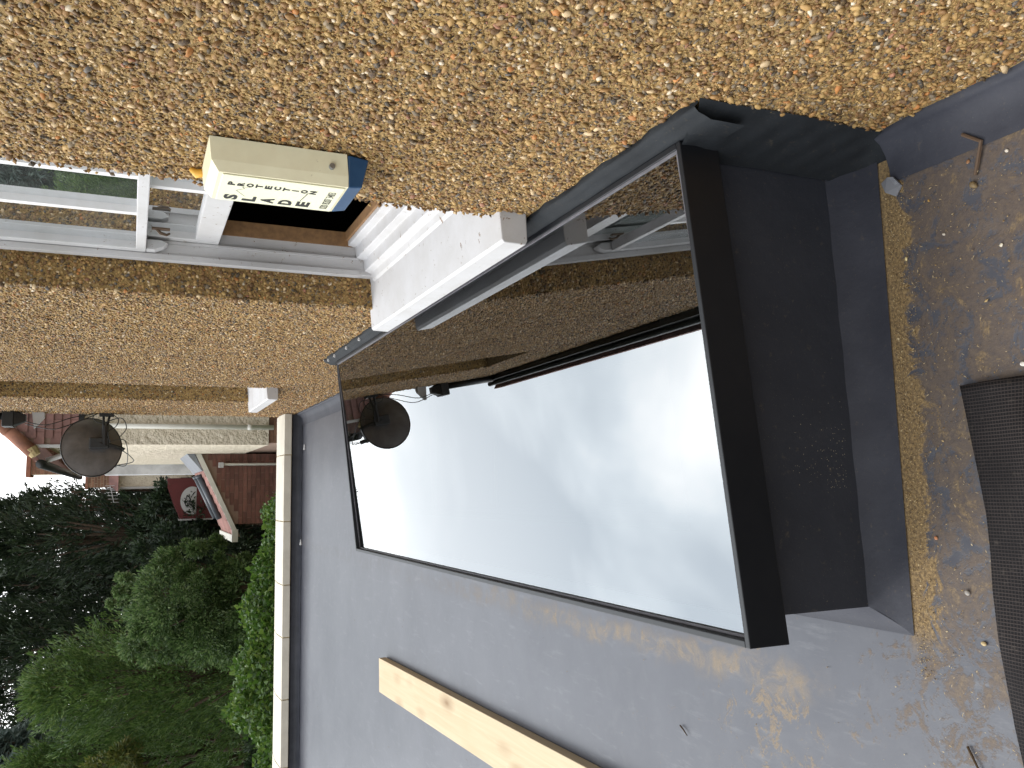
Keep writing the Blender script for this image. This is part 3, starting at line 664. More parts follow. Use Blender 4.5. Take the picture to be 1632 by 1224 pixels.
# ------------------------------------------------------------------ alarm box
al = empty('alarm_box', (-0.02, 1.92, 1.04), 'cream burglar alarm box with blue base and black lettering on the pebbledash', 'alarm box')
YN, YF_, XA = 1.842, 2.022, -0.074
q = MB()   # cover: tapering sides, sloped top
def ring(x, yn, yf, zb, zt): return [(x, yn, zb), (x, yf, zb), (x, yf, zt), (x, yn, zt)]
bk = ring(-0.006, 1.822, 2.040, 1.082, 1.372); md = ring(-0.052, 1.833, 2.030, 1.076, 1.366); ft = ring(XA, YN, YF_, 1.074, 1.350)
for A_, B_ in ((bk, md), (md, ft)):
    for k in range(4):
        l = (k + 1) % 4; q.face([A_[k], B_[k], B_[l], A_[l]], 1 if k == 3 else 0)
q.face([ft[0], ft[3], ft[2], ft[1]], 0); q.face(bk, 0)
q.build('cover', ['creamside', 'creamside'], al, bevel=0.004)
q = MB(); q.box(XA - .0035, XA - .0005, YN + .006, YF_ - .006, 1.080, 1.342); q.build('front_panel', 'cream', al, bevel=.0015)
q = MB()   # blue base, undercut towards the wall
q.hexa([(XA + .004, YN + .004, 1.042), (-0.008, 1.832, 1.030), (-0.008, 2.030, 1.030), (XA + .004, YF_ - .004, 1.042), (XA - .001, YN - .001, 1.0735), (-0.006, 1.8225, 1.0795), (-0.006, 2.0395, 1.0795), (XA - .001, YF_ + .001, 1.0735)])
q.build('base', 'blue', al, bevel=.003)
q = MB(); q.tube([(-0.036, 1.8345, 1.114), (-0.036, 1.822, 1.114)], [.0075, .006], 12); q.build('screw', 'steel', al)
q = MB(); q.tube([(-0.012, 2.03, 1.366), (-0.016, 2.035, 1.382), (-0.004, 2.04, 1.395)], [.010, .011, .006], 8); q.build('sealant', 'orange', al, smooth=True)
def glyphs(items, name, bold=0.05):
    """items: (text, y_left, z_base, height, width) on the alarm's front; viewer's right is -y"""
    V, F = [], []; dg = bpy.context.evaluated_depsgraph_get()
    for txt, yl, zb, hgt, wid in items:
        cu = bpy.data.curves.new('lettering', 'FONT'); cu.body = txt; cu.offset = bold; cu.resolution_u = 3
        ob = bpy.data.objects.new('lettering', cu); COL.objects.link(ob); bpy.context.view_layer.update()
        me = ob.to_mesh(); vv = np.array([v.co[:] for v in me.vertices]); ff = [tuple(p.vertices) for p in me.polygons]
        ob.to_mesh_clear(); bpy.data.objects.remove(ob); bpy.data.curves.remove(cu)
        mn, mx = vv.min(0), vv.max(0); sx = wid / max(1e-6, mx[0] - mn[0]); sy = hgt / max(1e-6, mx[1] - mn[1])
        i = len(V)
        V += [(XA - .0042, yl - (p[0] - mn[0]) * sx, zb + (p[1] - mn[1]) * sy) for p in vv]; F += [tuple(i + k for k in f) for f in ff]
    q = MB(); q.v = V; q.f = F; q.m = [0] * len(F); return q.build(name, 'ink', al)
big = [(c, 2.003 - .001 * k, 1.297 - k * 0.0405, 0.030, 0.034) for k, c in enumerate('SLADE')]
glyphs(big, 'company_lettering')
sm_ = [(c, 1.906 if c != 'I' else 1.899, 1.311 - k * 0.0196, 0.0155, 0.022 if c != 'I' else 0.006) for k, c in enumerate('PROTECTION')]
glyphs(sm_, 'trade_lettering')
glyphs([('020 8207 3403', 1.998, 1.092, 0.018, 0.118)], 'phone_number', 0.004)
q = MB()
def rule(p, r_, w=.0011):
    (y0, z0), (y1, z1) = p, r_; L = math.hypot(y1 - y0, z1 - z0); ny, nz = -(z1 - z0) / L * w / 2, (y1 - y0) / L * w / 2
    q.face([(XA - .0041, y0 + ny, z0 + nz), (XA - .0041, y1 + ny, z1 + nz), (XA - .0041, y1 - ny, z1 - nz), (XA - .0041, y0 - ny, z0 - nz)])
rule((1.972, 1.282), (1.937, 1.305)); rule((1.937, 1.305), (1.921, 1.288)); rule((1.921, 1.288), (1.912, 1.294)); rule((1.912, 1.294), (1.908, 1.276)); rule((1.962, 1.160), (1.902, 1.152), .0018); rule((1.986, 1.246), (1.979, 1.243), .002)
q.build('zigzag_rule', 'ink', al)

# ------------------------------------------------------------------ skylight
sk = empty('roof_skylight', (-0.55, 3.0, 0.0), 'long black framed glass skylight on a raised kerb against the pebbledash wall', 'skylight')
XL, XR, Y0, Y1, FH = -1.068, -0.036, 1.380, 4.575, 0.098
def zt(x): return 0.394 + (x - XL) * 0.0775
def zg(x): return 0.471 + (x + 0.036) * 0.094     # glass falls a touch more than the frame
def my(x, y): return y + (x - XL) / (XR - XL) * (0.046 + 0.100 * (y - Y0) / (Y1 - Y0))     # the frame sits slightly out of square with the wall
KX, KY0, KY1 = -1.018, 1.422, 4.535
q = MB()   # kerb walls round the opening
def kw(x0, x1, y0, y1):
    q.hexa([(x0, my(x0, y0), -.005), (x1, my(x1, y0), -.005), (x1, my(x1, y1), -.005), (x0, my(x0, y1), -.005), (x0, my(x0, y0), zt(x0) - .07), (x1, my(x1, y0), zt(x1) - .07), (x1, my(x1, y1), zt(x1) - .07), (x0, my(x0, y1), zt(x0) - .07)])
kw(KX, HX0, KY0, KY1); kw(HX1, -0.024, KY0, KY1); kw(HX0, HX1, KY0, HY0); kw(HX0, HX1, HY1, KY1)
q.build('kerb', 'kerb', sk)
q = MB()   # cant fillet round the foot of the kerb
def cant(pts_in, pts_out, h=0.034):
    for k in range(len(pts_in) - 1):
        a, b, c, d = pts_in[k], pts_in[k + 1], pts_out[k + 1], pts_out[k]
        q.grid(lambda s, t_, a=a, b=b, c=c, d=d: (
            (a[0] * (1 - t_) + b[0] * t_) * (1 - s) + (d[0] * (1 - t_) + c[0] * t_) * s,
            (a[1] * (1 - t_) + b[1] * t_) * (1 - s) + (d[1] * (1 - t_) + c[1] * t_) * s,
            0.0035 + h * (1 - s) ** 1.7 + 0.0012 * math.sin(t_ * 40 + s * 5) * (1 - s)), 5, 40)
cant([(-0.03, my(-.03, KY0) + .001), (KX + .001, my(KX, KY0) + .001), (KX + .001, my(KX, KY1) - .001), (-0.03, my(-.03, KY1) - .001)], [(-0.03, KY0 - .075), (KX - .052, KY0 - .082), (KX - .052, KY1 + .06), (-0.03, KY1 + .20)])
q.build('kerb_fillet', 'fillet', sk, smooth=True)
q = MB()   # aluminium frame: deep outer skirt with a thin lip
T = 0.014
def fr(x0, x1, y0, y1, dz0, dz1, zt=zt):
    q.hexa([(x0, my(x0, y0), zt(x0) + dz0), (x1, my(x1, y0), zt(x1) + dz0), (x1, my(x1, y1), zt(x1) + dz0), (x0, my(x0, y1), zt(x0) + dz0), (x0, my(x0, y0), zt(x0) + dz1), (x1, my(x1, y0), zt(x1) + dz1), (x1, my(x1, y1), zt(x1) + dz1), (x0, my(x0, y1), zt(x0) + dz1)])
fr(XL, XR, Y0, Y0 + T, -FH, 0); q.build('front_rail', 'alu', sk, bevel=.002)
q = MB(); fr(XL, XR, Y1 - T, Y1, -FH, 0); q.build('back_rail', 'alu', sk, bevel=.002)
q = MB(); fr(XL, XL + T, Y0 + T, Y1 - T, -FH, 0); q.build('side_rail', 'alu', sk, bevel=.002)
q = MB(); fr(XR - T, XR, Y0 + T, Y1 - T, -FH, 0); q.build('side_rail', 'alu', sk, bevel=.002)
GX0, GX1, GY0, GY1 = XL + T, XR - T, Y0 + T, Y1 - T
q = MB(); w = 0.006
fr(GX0 + .0005, GX1 - .0005, GY0 + .0005, GY0 + w, -.03, .001, zg); fr(GX0 + .0005, GX1 - .0005, GY1 - w, GY1 - .0005, -.03, .001, zg); fr(GX0 + .0005, GX0 + w, GY0 + w, GY1 - w, -.03, .001, zg); fr(GX1 - w, GX1 - .0005, GY0 + w, GY1 - w, -.03, .001, zg)
q.build('gasket', 'gasket', sk)
g0, g1, h0, h1 = GX0 + w, GX1 - w, GY0 + w, GY1 - w
q = MB()
q.face([(g0, my(g0, h0), zg(g0) - .002), (g1, my(g1, h0), zg(g1) - .002), (g1, my(g1, h1), zg(g1) - .002), (g0, my(g0, h1), zg(g0) - .002)], 0)
q.face([(g0, my(g0, h0), zg(g0) - .012), (g0, my(g0, h1), zg(g0) - .012), (g1, my(g1, h1), zg(g1) - .012), (g1, my(g1, h0), zg(g1) - .012)], 1)
q.build('glass_pane', ['glass', 'clear'], sk)
q = MB(); fr(g0, g0 + .034, h0, h1, -.034, -.016, zg); q.build('spacer', 'spacer', sk)
q = MB(); ix0, ix1, iy0, iy1 = HX0 + .01, HX1 - .01, HY0 + .01, HY1 - .01
fr(g0 + .036, ix0, h0, h1, -.034, -.018, zg); fr(ix1, g1, h0, h1, -.034, -.018, zg); fr(ix0, ix1, h0, iy0, -.034, -.018, zg); fr(ix0, ix1, iy1, h1, -.034, -.018, zg)
q.build('glass_border', 'frit', sk)
q = MB()
q.face([(ix0, my(ix0, iy0), zg(ix0) - .030), (ix1, my(ix1, iy0), zg(ix1) - .030), (ix1, my(ix1, iy1), zg(ix1) - .030), (ix0, my(ix0, iy1), zg(ix0) - .030)], 0)
q.face([(ix0, my(ix0, iy0), zg(ix0) - .038), (ix0, my(ix0, iy1), zg(ix0) - .038), (ix1, my(ix1, iy1), zg(ix1) - .038), (ix1, my(ix1, iy0), zg(ix1) - .038)], 1)
q.build('inner_pane', [m_glass('inner_glass', 1.35, (0.55, 0.58, 0.55)), 'clear'], sk)
q = MB()
q.box(HX0 - .05, HX0 + .004, HY0 - .05, HY1 + .05, -2.4, -.36); q.box(HX1 - .004, HX1 + .05, HY0 - .05, HY1 + .05, -2.4, -.36); q.box(HX0 + .0045, HX1 - .0045, HY0 - .05, HY0 + .004, -2.4, -.36); q.box(HX0 + .0045, HX1 - .0045, HY1 - .004, HY1 + .05, -2.4, -.36); q.box(HX0 - .05, HX1 + .05, HY0 - .05, HY1 + .05, -2.45, -2.401)
q.build('light_shaft', 'plaster', sk)

# ------------------------------------------------------------------ parapet with coping stones
pa = empty('parapet', (-3, 8.65, -0.01), 'low parapet with cream coping stones closing the far end of the flat roof', 'parapet')
q = MB(); q.box(-5.9, -0.002, 8.455, 8.88, -2.8, 0.095); q.build('wall', 'brick', pa)
q = MB(); q.box(-5.9, -0.002, 8.44, 8.454, 0.07, 0.099); q.build('mortar_bed', 'mortar', pa)
q = MB(); prof = [(8.4545, .088), (8.430, .088), (8.424, .074), (8.424, .036), (8.405, .014), (8.365, .0035)]
def fn(a, b):
    k = len(prof); i = min(int(a * (k - 1)), k - 2); f = a * (k - 1) - i; x = -5.9 + 5.895 * b
    return (x, prof[i][0] * (1 - f) + prof[i + 1][0] * f + .002 * math.sin(x * 9), prof[i][1] * (1 - f) + prof[i + 1][1] * f + .0015 * math.sin(x * 21 + a * 4))
q.grid(fn, 10, 60); q.build('upstand', m_membrane('upstand_membrane', (0.04, 0.042, 0.052), (0.07, 0.072, 0.086), .55), pa, smooth=True)
edges = [-0.004, -0.40, -1.03, -1.62, -2.10, -2.66, -3.26, -3.86, -4.46, -5.06, -5.66]
for k in range(len(edges) - 1):
    a, b = edges[k + 1] + .005, edges[k] - .003; dz = random.uniform(-.002, .002); dy = random.uniform(-.003, .003)
    q = MB(); q.prism_x([(8.385 + dy, .100 + dz), (8.91 + dy, .100 + dz), (8.91 + dy, .160 + dz), (8.65 + dy, .178 + dz), (8.385 + dy, .168 + dz)], a, b); q.build('coping_stone', 'copingstone', pa, bevel=.004)
    q = MB(); q.box(edges[k + 1] - .002, edges[k + 1] + .0045, 8.392, 8.90, .101, .1585); q.build('joint', 'mortar', pa)

# ------------------------------------------------------------------ plank
pk = bpy.data.objects.new('timber_plank', None)
p0, p1 = Vector((-1.89, 5.388, 0)), Vector((-1.79, 2.30, 0)); dv = (p1 - p0); Lp = dv.length
me = MB(); me.box(-0.102, 0.102, -Lp, 0.0, 0.0, 0.046)
o = me.build('timber_plank', 'wood', None, origin=(0, 0, 0), bevel=.0025); o.location = p0 + Vector((0, 0, 0.004))
o.rotation_euler = (0, 0, math.atan2(dv.x, -dv.y)); bpy.data.objects.remove(pk)
tag(o, 'pale sawn pine plank lying flat on the open grey roof', 'plank')
plank = o

# ------------------------------------------------------------------ netting sheet
edge = [(-0.566, 1.180), (-0.66, 1.167), (-0.745, 1.155), (-0.816, 1.146), (-0.887, 1.144), (-0.957, 1.146), (-1.048, 1.141), (-1.125, 1.132), (-1.201, 1.124), (-1.268, 1.113), (-1.42, 1.09), (-1.6, 1.06)]
q = MB(); nu, nv = 66, 44; uv = []
def netp(a, b):
    t_ = a * (len(edge) - 1); i = min(int(t_), len(edge) - 2); f = t_ - i
    x = edge[i][0] * (1 - f) + edge[i + 1][0] * f; y = edge[i][1] * (1 - f) + edge[i + 1][1] * f
    y -= 0.75 * b; x += 0.02 * b * (1 - a)
    z = 0.010 + 0.007 * (1 + math.sin(x * 19 + y * 9)) * min(1, b * 6) + 0.013 * max(0, math.sin((x * 0.9 - y * 1.25) * 13 + 1.2)) ** 2 * min(1, .15 + b * 5)
    return (x, y, z)
q.grid(netp, nu, nv)
no = q.build('netting_sheet', 'net', None, smooth=True)
uvl = no.data.uv_layers.new(name='UVMap')
for lp in no.data.loops:
    co = no.data.vertices[lp.vertex_index].co; uvl.data[lp.index].uv = (co.x, co.y)
md_ = no.modifiers.new('cloth_thickness', 'SOLIDIFY'); md_.thickness = 0.003; md_.offset = -1
tag(no, 'crumpled sheet of black woven netting spread on the dusty roof', 'netting')

# ------------------------------------------------------------------ satellite dish
DY = 8.70
ds = empty('satellite_dish', (-0.02, DY, 1.72), 'dark mesh satellite dish fixed to the pebbledash wall', 'satellite dish')
c0 = Vector((-0.290, DY, 1.826)); ax = Vector((-0.30, -0.93, 0.20)).normalized()      # rim faces away over the garden
ax = Vector((-0.35, 0.88, 0.16)).normalized()
uu = ax.cross(Vector((0, 0, 1))).normalized(); vv_ = uu.cross(ax).normalized()
q = MB()
def dsh(off_):
    def fn(a, b):
        r = 0.005 + 0.995 * a; th = 2 * math.pi * b; R_ = c0 + uu * (0.290 * r * math.cos(th)) + vv_ * (0.254 * r * math.sin(th)) + ax * (0.062 * r * r + off_)
        return R_
    return fn
q.grid(dsh(0), 10, 40); q.grid(dsh(-0.006), 10, 40)
q.build('reflector', 'dish', ds, smooth=True)
q = MB(); q.tube([c0 + uu * (0.290 * math.cos(t_)) + vv_ * (0.254 * math.sin(t_)) + ax * 0.058 for t_ in np.linspace(0, 2 * math.pi, 41)], 0.0065, 6, caps=False); q.build('rim', 'black', ds, smooth=True)
bkp = c0 - ax * 0.03
q = MB(); q.box(-0.03, -0.002, DY - .06, DY + .06, 1.66, 1.78); q.build('wall_bracket', 'black', ds)
q = MB(); q.tube([(-0.03, DY - .02, 1.745), (-0.12, DY - .05, 1.74)], .011, 6); q.tube([(-0.03, DY - .02, 1.695), (-0.12, DY - .05, 1.71)], .011, 6)
q.tube([(-0.12, DY - .05, 1.725), (-0.30, DY - .07, 1.725), tuple(bkp + Vector((0, -.03, -.05)))], .027, 8); q.build('mount_arm', 'black', ds)
q = MB(); q.box(bkp.x - .05, bkp.x + .05, bkp.y - .055, bkp.y + .012, bkp.z - .13, bkp.z + .03); q.build('back_plate', 'black', ds, bevel=.008)
low_ = c0 - vv_ * 0.254 + ax * .05; lnb = c0 + ax * 0.42 - vv_ * 0.20
q = MB(); q.tube([bkp + Vector((0, 0, -.1)), low_ + Vector((0, 0, -.015)), lnb], .014, 6); q.build('feed_arm', 'black', ds)
q = MB(); q.tube([lnb, lnb - ax * 0.05 + vv_ * .02, lnb - ax * 0.12 + vv_ * .05], [.03, .034, .045], 10); q.tube([lnb + Vector((0, 0, -.005)), lnb + Vector((-.01, .01, -.07))], .022, 8); q.build('feed_horn', 'black', ds)
def hang(pts, name, r_=.0042): 
    q = MB(); P = [Vector(p) for p in pts]; S = []
    for i in range(len(P) - 1):
        for k in range(6):
            f = k / 6; p_1 = P[max(i - 1, 0)]; p_2 = P[i]; p_3 = P[i + 1]; p_4 = P[min(i + 2, len(P) - 1)]
            S.append(0.5 * ((2 * p_2) + (-p_1 + p_3) * f + (2 * p_1 - 5 * p_2 + 4 * p_3 - p_4) * f * f + (-p_1 + 3 * p_2 - 3 * p_3 + p_4) * f ** 3))
    S.append(P[-1]); q.tube(S, r_, 5); return q.build(name, 'black', ds, smooth=True)
hang([(-.004, DY - .03, 1.80), (-.05, DY - .06, 1.83), (-.10, DY - .08, 1.76), (-.05, DY - .08, 1.60), (-.14, DY - .08, 1.55), (-.22, DY - .08, 1.60)], 'cable')
hang([(-.004, DY - .02, 1.69), (-.06, DY - .07, 1.62), (-.13, DY - .07, 1.64), (-.18, DY - .09, 1.70), (-.28, DY - .09, 1.68)], 'cable')
hang([bkp + Vector((0, -.04, -.1)), bkp + Vector((.03, .05, -.26)), lnb + Vector((0, 0, -.16)), lnb + Vector((-.01, .01, -.07))], 'cable')
hang([bkp + Vector((-.03, -.04, -.1)), bkp + Vector((-.05, .05, -.22)), lnb + Vector((.03, 0, -.22)), lnb + Vector((-.01, .01, -.07))], 'cable')
hang([(-.004, DY, 1.80), (-.05, 8.66, 2.0), (-.12, 8.62, 2.2), (-.09, 8.64, 2.37)], 'cable')
hang([(-.004, DY, 1.79), (-.10, 8.64, 1.98), (-.16, 8.60, 2.15), (-.11, 8.66, 2.37)], 'cable')

# ------------------------------------------------------------------ neighbouring houses
BR = {}
def brick_mesh(m, l=0.215, d=0.012, h=0.065):
    k = (m, l, h)
    if k not in BR:
        q = MB(); c = .004; q.hexa([(0, 0, 0), (l, 0, 0), (l, d, 0), (0, d, 0), (0, 0, h), (l, 0, h), (l, d, h), (0, d, h)])
        me_ = bpy.data.meshes.new('brick'); me_.from_pydata(q.v, [], q.f); me_.materials.append(MT[m]); BR[k] = me_
    return BR[k]
def brick_face(parent, m, x0, x1, z0, z1, y, top=None, maxn=300):
    """bricks proud of the plane y (facing -y)"""
    n = 0; r_ = 0; z = z0
    while z < z1 - .06:
        x = x0 + (0 if r_ % 2 == 0 else -0.1125)
        while x < x1 - .02:
            xa, xb = max(x, x0), min(x + .215, x1)
            ok = xb - xa > .05 and (top is None or (z + .065 < top(xa) and z + .065 < top(xb)))
            if ok and n < maxn:
                o_ = bpy.data.objects.new('brick', brick_mesh(m)); link(o_, parent, (xa, y - .012 + random.uniform(-.002, .001), z)); o_.scale = ((xb - xa) / .215, 1, 1); n += 1
            x += .225
        z += .075; r_ += 1
hs = empty('house', (3, 17, -2.8), 'cream roughcast neighbour house with a tile hung gable and orange verge tiles', 'house')
XC = -0.062
q = MB(); q.box(XC, 7, 13.0, 22.6, -0.34, 2.10); nw = q.build('wall', 'roughcast', hs)
q = MB(); q.box(XC + .03, 7, 13.03, 22.57, -2.8, -0.341); pl = q.build('plinth', 'joint', hs)
brick_face(pl, 'brownbrick', XC + .03, 1.4, -0.86, -0.345, 13.03)
q = MB(); q.box(XC - .05, 7, 12.93, 13.0, 2.10, 2.165); q.build('dark_band', 'black', hs)  # plain black band along the foot of the hung tiles
q = MB()   # gable block behind the hung tiles, and the roof plane that falls to the garden
q.prism_y([(XC, 2.101), (7, 2.101), (7, 3.0), (3.4, 6.3), (XC, 2.68)], 13.0, 13.2); q.build('gable', 'joint', hs)
TM = bpy.data.meshes.new('tile'); qq = MB(); qq.hexa([(0, -.022, 0), (.162, -.022, 0), (.162, -.010, 0), (0, -.010, 0), (0, -.004, .125), (.162, -.004, .125), (.162, .004, .125), (0, .004, .125)]); TM.from_pydata(qq.v, [], qq.f); TM.materials.append(MT['tile'])
for r_ in range(14):
    z = 2.17 + r_ * .10
    for k in range(8):
        x = XC + k * .167 + (r_ % 2) * .083 - (.083 if r_ % 2 else 0) * 0
        if z > 2.60 + (x - XC) * 1.05: continue
        o_ = bpy.data.objects.new('tile', TM); link(o_, hs, (x, 12.992, z))
q = MB(); q.box(XC - .045, XC - .004, 12.96, 13.0, 2.17, 2.66); q.build('corner_trim', 'offwhite', hs)
for k in range(9):   # verge tiles climbing the gable
    a = Vector((XC - .10 + .27 * k, 12.97, 2.70 + .283 * k)); b = a + Vector((.285, 0, .30))
    q = MB(); q.tube([a, b], [.088, .080], 12); q.build('ridge_tile', 'ridge', hs, smooth=True)
q = MB(); q.tube([(XC - .15, 12.95, 2.655), (XC - .06, 12.96, 2.72)], [.062, .085], 10); q.build('ridge_stop', 'mortar', hs)
q = MB(); q.hexa([(XC - .22, 13.05, 2.60), (3.5, 13.05, 6.42), (3.5, 22.8, 6.42), (XC - .22, 22.8, 2.60), (XC - .22, 13.05, 2.68), (3.5, 13.05, 6.50), (3.5, 22.8, 6.50), (XC - .22, 22.8, 2.68)]); q.build('roof', 'tile', hs)
q = MB(); q.box(XC, XC + .05, 13.2, 22.6, 2.10, 2.60); q.build('eaves_wall', 'roughcast', hs)
q = MB(); q.tube([(XC - .26, 12.98, 2.60), (XC - .26, 22.8, 2.60)], .062, 10); q.build('gutter', 'black', hs, smooth=True)
q = MB(); q.tube([(XC - .20, 13.35, 2.56), (XC - .13, 13.3, 2.36), (XC - .10, 13.25, 2.10)], .035, 8); q.build('swan_neck', 'offwhite', hs)
q = MB(); q.tube([(0.19, 12.94, -0.40), (0.19, 12.94, 2.10)], .036, 10); q.tube([(0.19, 12.94, -0.10), (0.19, 12.94, -0.03)], .043, 10); q.build('downpipe', 'pvc', hs, smooth=True)
q = MB(); q.box(XC + .025, XC + .031, 14.6, 15.3, -2.3, -.9); q.build('window', 'offwhite', hs)
ch = empty('chimney_stack', (-0.1, 20.3, 2.2), 'brown brick chimney with orange capping beyond the tile hung gable', 'chimney')
q = MB(); q.box(-0.31, 0.5, 20.0, 20.6, 2.2, 3.36); q.build('stack', 'palejoint', ch); brick_face(ch, 'brownbrick', -0.31, 0.5, 2.68, 3.36, 20.0)
q = MB(); q.box(-0.36, 0.55, 19.95, 20.65, 3.361, 3.45); q.build('capping', 'ridge', ch, bevel=.01)
q = MB(); q.box(-0.29, 0.1, 21.8, 22.7, -0.75, 2.05)
h4 = empty('house', (2, 28, -2.8), 'distant cream house with white painted return and brick stack beyond the lean-to', 'house')
q.build('white_return', 'whitewall', h4)
q = MB(); q.box(-0.60, 6, 26.0, 34, -0.1, 1.80); q.build('wall', 'roughcast', h4)
q = MB(); q.box(-0.58, 6, 26.02, 34, -2.8, -0.101); q.build('plinth', 'brownbrick', h4)
q = MB(); q.hexa([(-0.7, 25.7, 1.801), (6, 25.7, 1.801), (6, 34, 1.801), (-0.7, 34, 1.801), (1.2, 27.5, 3.6), (5, 27.5, 3.6), (5, 33, 3.6), (1.2, 33, 3.6)]); q.build('roof', 'tile', h4)
q = MB(); q.box(-0.54, -0.22, 25.95, 26.5, 1.9, 2.55); q.build('stack', 'palejoint', h4); brick_face(h4, 'brownbrick', -0.54, -.22, 1.95, 2.55, 25.95)
q = MB(); q.box(-0.57, -0.19, 25.92, 26.53, 2.551, 2.62); q.build('stack_cap', 'ridge', h4)
q = MB(); q.box(-0.45, -0.30, 25.97, 25.998, -0.09, 0.22); q.build('window', 'black', h4)
q = MB(); q.tube([(-0.56, 25.95, -.1), (-0.56, 25.95, 1.75)], .03, 8); q.build('downpipe', 'offwhite', h4)
an = empty('tv_aerial', (-0.62, 25.9, 1.75), 'small silvery television aerial on the distant cream house', 'aerial')
q = MB(); q.tube([(-0.62, 25.9, 1.75), (-0.62, 25.9, 2.0)], .012, 5); q.build('mast', 'offwhite', an)
q = MB(); q.tube([(-0.5, 25.8, 2.0), (-0.95, 25.95, 1.9)], .010, 5); q.build('boom', 'offwhite', an)
for k in range(6):
    f = k / 5; q = MB(); cx, cy, cz = -.5 - .45 * f, 25.8 + .15 * f, 2.0 - .1 * f; q.tube([(cx, cy, cz - .13), (cx, cy, cz + .13)], .007, 5); q.build('element', 'offwhite', an)

# lean-to extension in red brick
le = empty('lean_to', (-0.8, 17.5, -2.8), 'red brick lean-to with a sloping clay tile roof and pale bargeboard', 'lean-to')
def lz(x): return 0.36 + (x + 0.268) * 0.478
XE = -1.52
q = MB(); q.prism_y([(XC - .003, -2.8), (XC - .003, lz(XC) - .06), (XE + .22, lz(XE + .22) - .06), (XE + .22, -2.8)], 16.012, 18.3); lw_ = q.build('wall', 'joint', le)
brick_face(lw_, 'brick', XE + .22, XC - .003, -1.30, 0.36, 16.012, top=lambda x: lz(x) - .06)
q = MB(); q.hexa([(XE + .12, 15.93, lz(XE + .22) - .10), (XC - .004, 15.93, lz(XC) - .07), (XC - .004, 15.965, lz(XC) - .07), (XE + .12, 15.965, lz(XE + .22) - .10), (XE + .12, 15.93, lz(XE + .22) - .02), (XC - .004, 15.93, lz(XC) + .02), (XC - .004, 15.965, lz(XC) + .02), (XE + .12, 15.965, lz(XE + .22) - .02)]); q.build('bargeboard', 'pvc', le)
q = MB(); q.box(XE - .09, XE + .125, 15.925, 15.97, lz(XE + .22) - .12, lz(XE + .22) - .02); q.box(XE - .09, XE + .03, 15.971, 18.35, lz(XE + .22) - .12, lz(XE + .22) - .03); q.build('gutter', 'pvc', le)
RT = bpy.data.meshes.new('tile'); qq = MB()
sl = math.atan(.478); cs, sn = math.cos(sl), math.sin(sl)
def rt(u_, v_, w_): return (u_ * cs - w_ * sn, v_, u_ * sn + w_ * cs)
qq.hexa([rt(0, 0, .008), rt(.20, 0, -.006), rt(.20, .20, -.006), rt(0, .20, .008), rt(0, 0, .030), rt(.20, 0, .012), rt(.20, .20, .012), rt(0, .20, .030)]); RT.from_pydata(qq.v, [], qq.f); RT.materials.append(MT['pinktile'])
q = MB(); q.prism_y([(XC - .003, lz(XC) - .059), (XC - .003, lz(XC)), (XE, lz(XE)), (XE, lz(XE) - .059)], 15.97, 18.36); q.build('roof', 'joint', le)
for r_ in range(10):
    for k in range(11):
        x = XE - .02 + r_ * .155
        if x > XC - .18: continue
        o_ = bpy.data.objects.new('tile', RT); link(o_, le, (x, 15.975 + k * .208 + random.uniform(-.003, .003), lz(x) + .004))
q = MB(); q.hexa([(XC - .30, 15.97, lz(XC - .3) + .035), (XC - .002, 15.97, lz(XC) + .035), (XC - .002, 18.3, lz(XC) + .035), (XC - .30, 18.3, lz(XC - .3) + .035), (XC - .30, 15.97, lz(XC - .3) + .05), (XC - .002, 15.97, lz(XC) + .16), (XC - .002, 18.3, lz(XC) + .16), (XC - .30, 18.3, lz(XC - .3) + .05)]); q.build('lead_flashing', 'lead', le)
q = MB(); q.tube([(XC - .19, 15.90, -2.0), (XC - .19, 15.90, .10)], .022, 8); q.build('waste_pipe', 'pvc', le)
q = MB(); q.box(XC - .25, XC - .16, 15.80, 15.93, .02, .10); q.build('lamp', 'offwhite', le)
for k, yy in enumerate((16.7, 17.5)):
    a, b = Vector((-.42, yy, lz(-.42) + .085)), Vector((-1.22, yy + .05, lz(-1.22) + .085))
    q = MB(); q.tube([a, b], .052, 10); q.tube([a, a + (b - a) * .06], .062, 10)
    o_ = q.build('spare_pipe', 'greypipe', None, smooth=True); tag(o_, ('slate grey pipe lying down the lean-to tiles by the bargeboard', 'slate grey pipe on the lean-to tiles, farther from the bargeboard')[k], 'pipe', 'grey pipes on the lean-to roof')

# painted shed end with an oval emblem
sh = empty('painted_shed', (-0.95, 24.3, -2.8), 'dark red painted shed end bearing a pale oval emblem', 'shed')
q = MB(); q.prism_y([(-1.40, -2.8), (-0.35, -2.8), (-0.35, .62), (-.60, .62), (-1.40, .30)], 24.0, 24.6); q.build('wall', 'redpaint', sh)
q = MB(); q.box(-1.44, -1.40, 23.98, 24.6, -.5, .34); q.build('corner_post', 'offwhite', sh)
q = MB(); oc = (-0.93, 23.99, 0.0)
pts = [(oc[0] + .36 * math.cos(t_), oc[1], max(-.085, oc[2] + .02 + .285 * math.sin(t_))) for t_ in np.linspace(0, 2 * math.pi, 48, endpoint=False)]
q.face(pts[::-1]); q.face([(p[0], p[1] + .008, p[2]) for p in pts]); q.build('emblem_oval', 'offwhite', sh)
q = MB()   # loose dark brush marks
for st in ([(-1.08, .16), (-.98, .20), (-.90, .17), (-.86, .22)], [(-.98, .10), (-.90, .06), (-.84, .10), (-.76, .09)], [(-.80, .02), (-.74, -.02), (-.70, -.06)], [(-1.00, .10), (-1.06, .02), (-1.10, .0)], [(-.93, .10), (-.97, .0), (-.92, -.05)], [(-.88, .17), (-.80, .15), (-.82, .08)], [(-1.04, -.06), (-.98, -.05)]):
    q.tube([(a, 23.985, b) for a, b in st], [.008] + [.016] * (len(st) - 2) + [.006], 6)
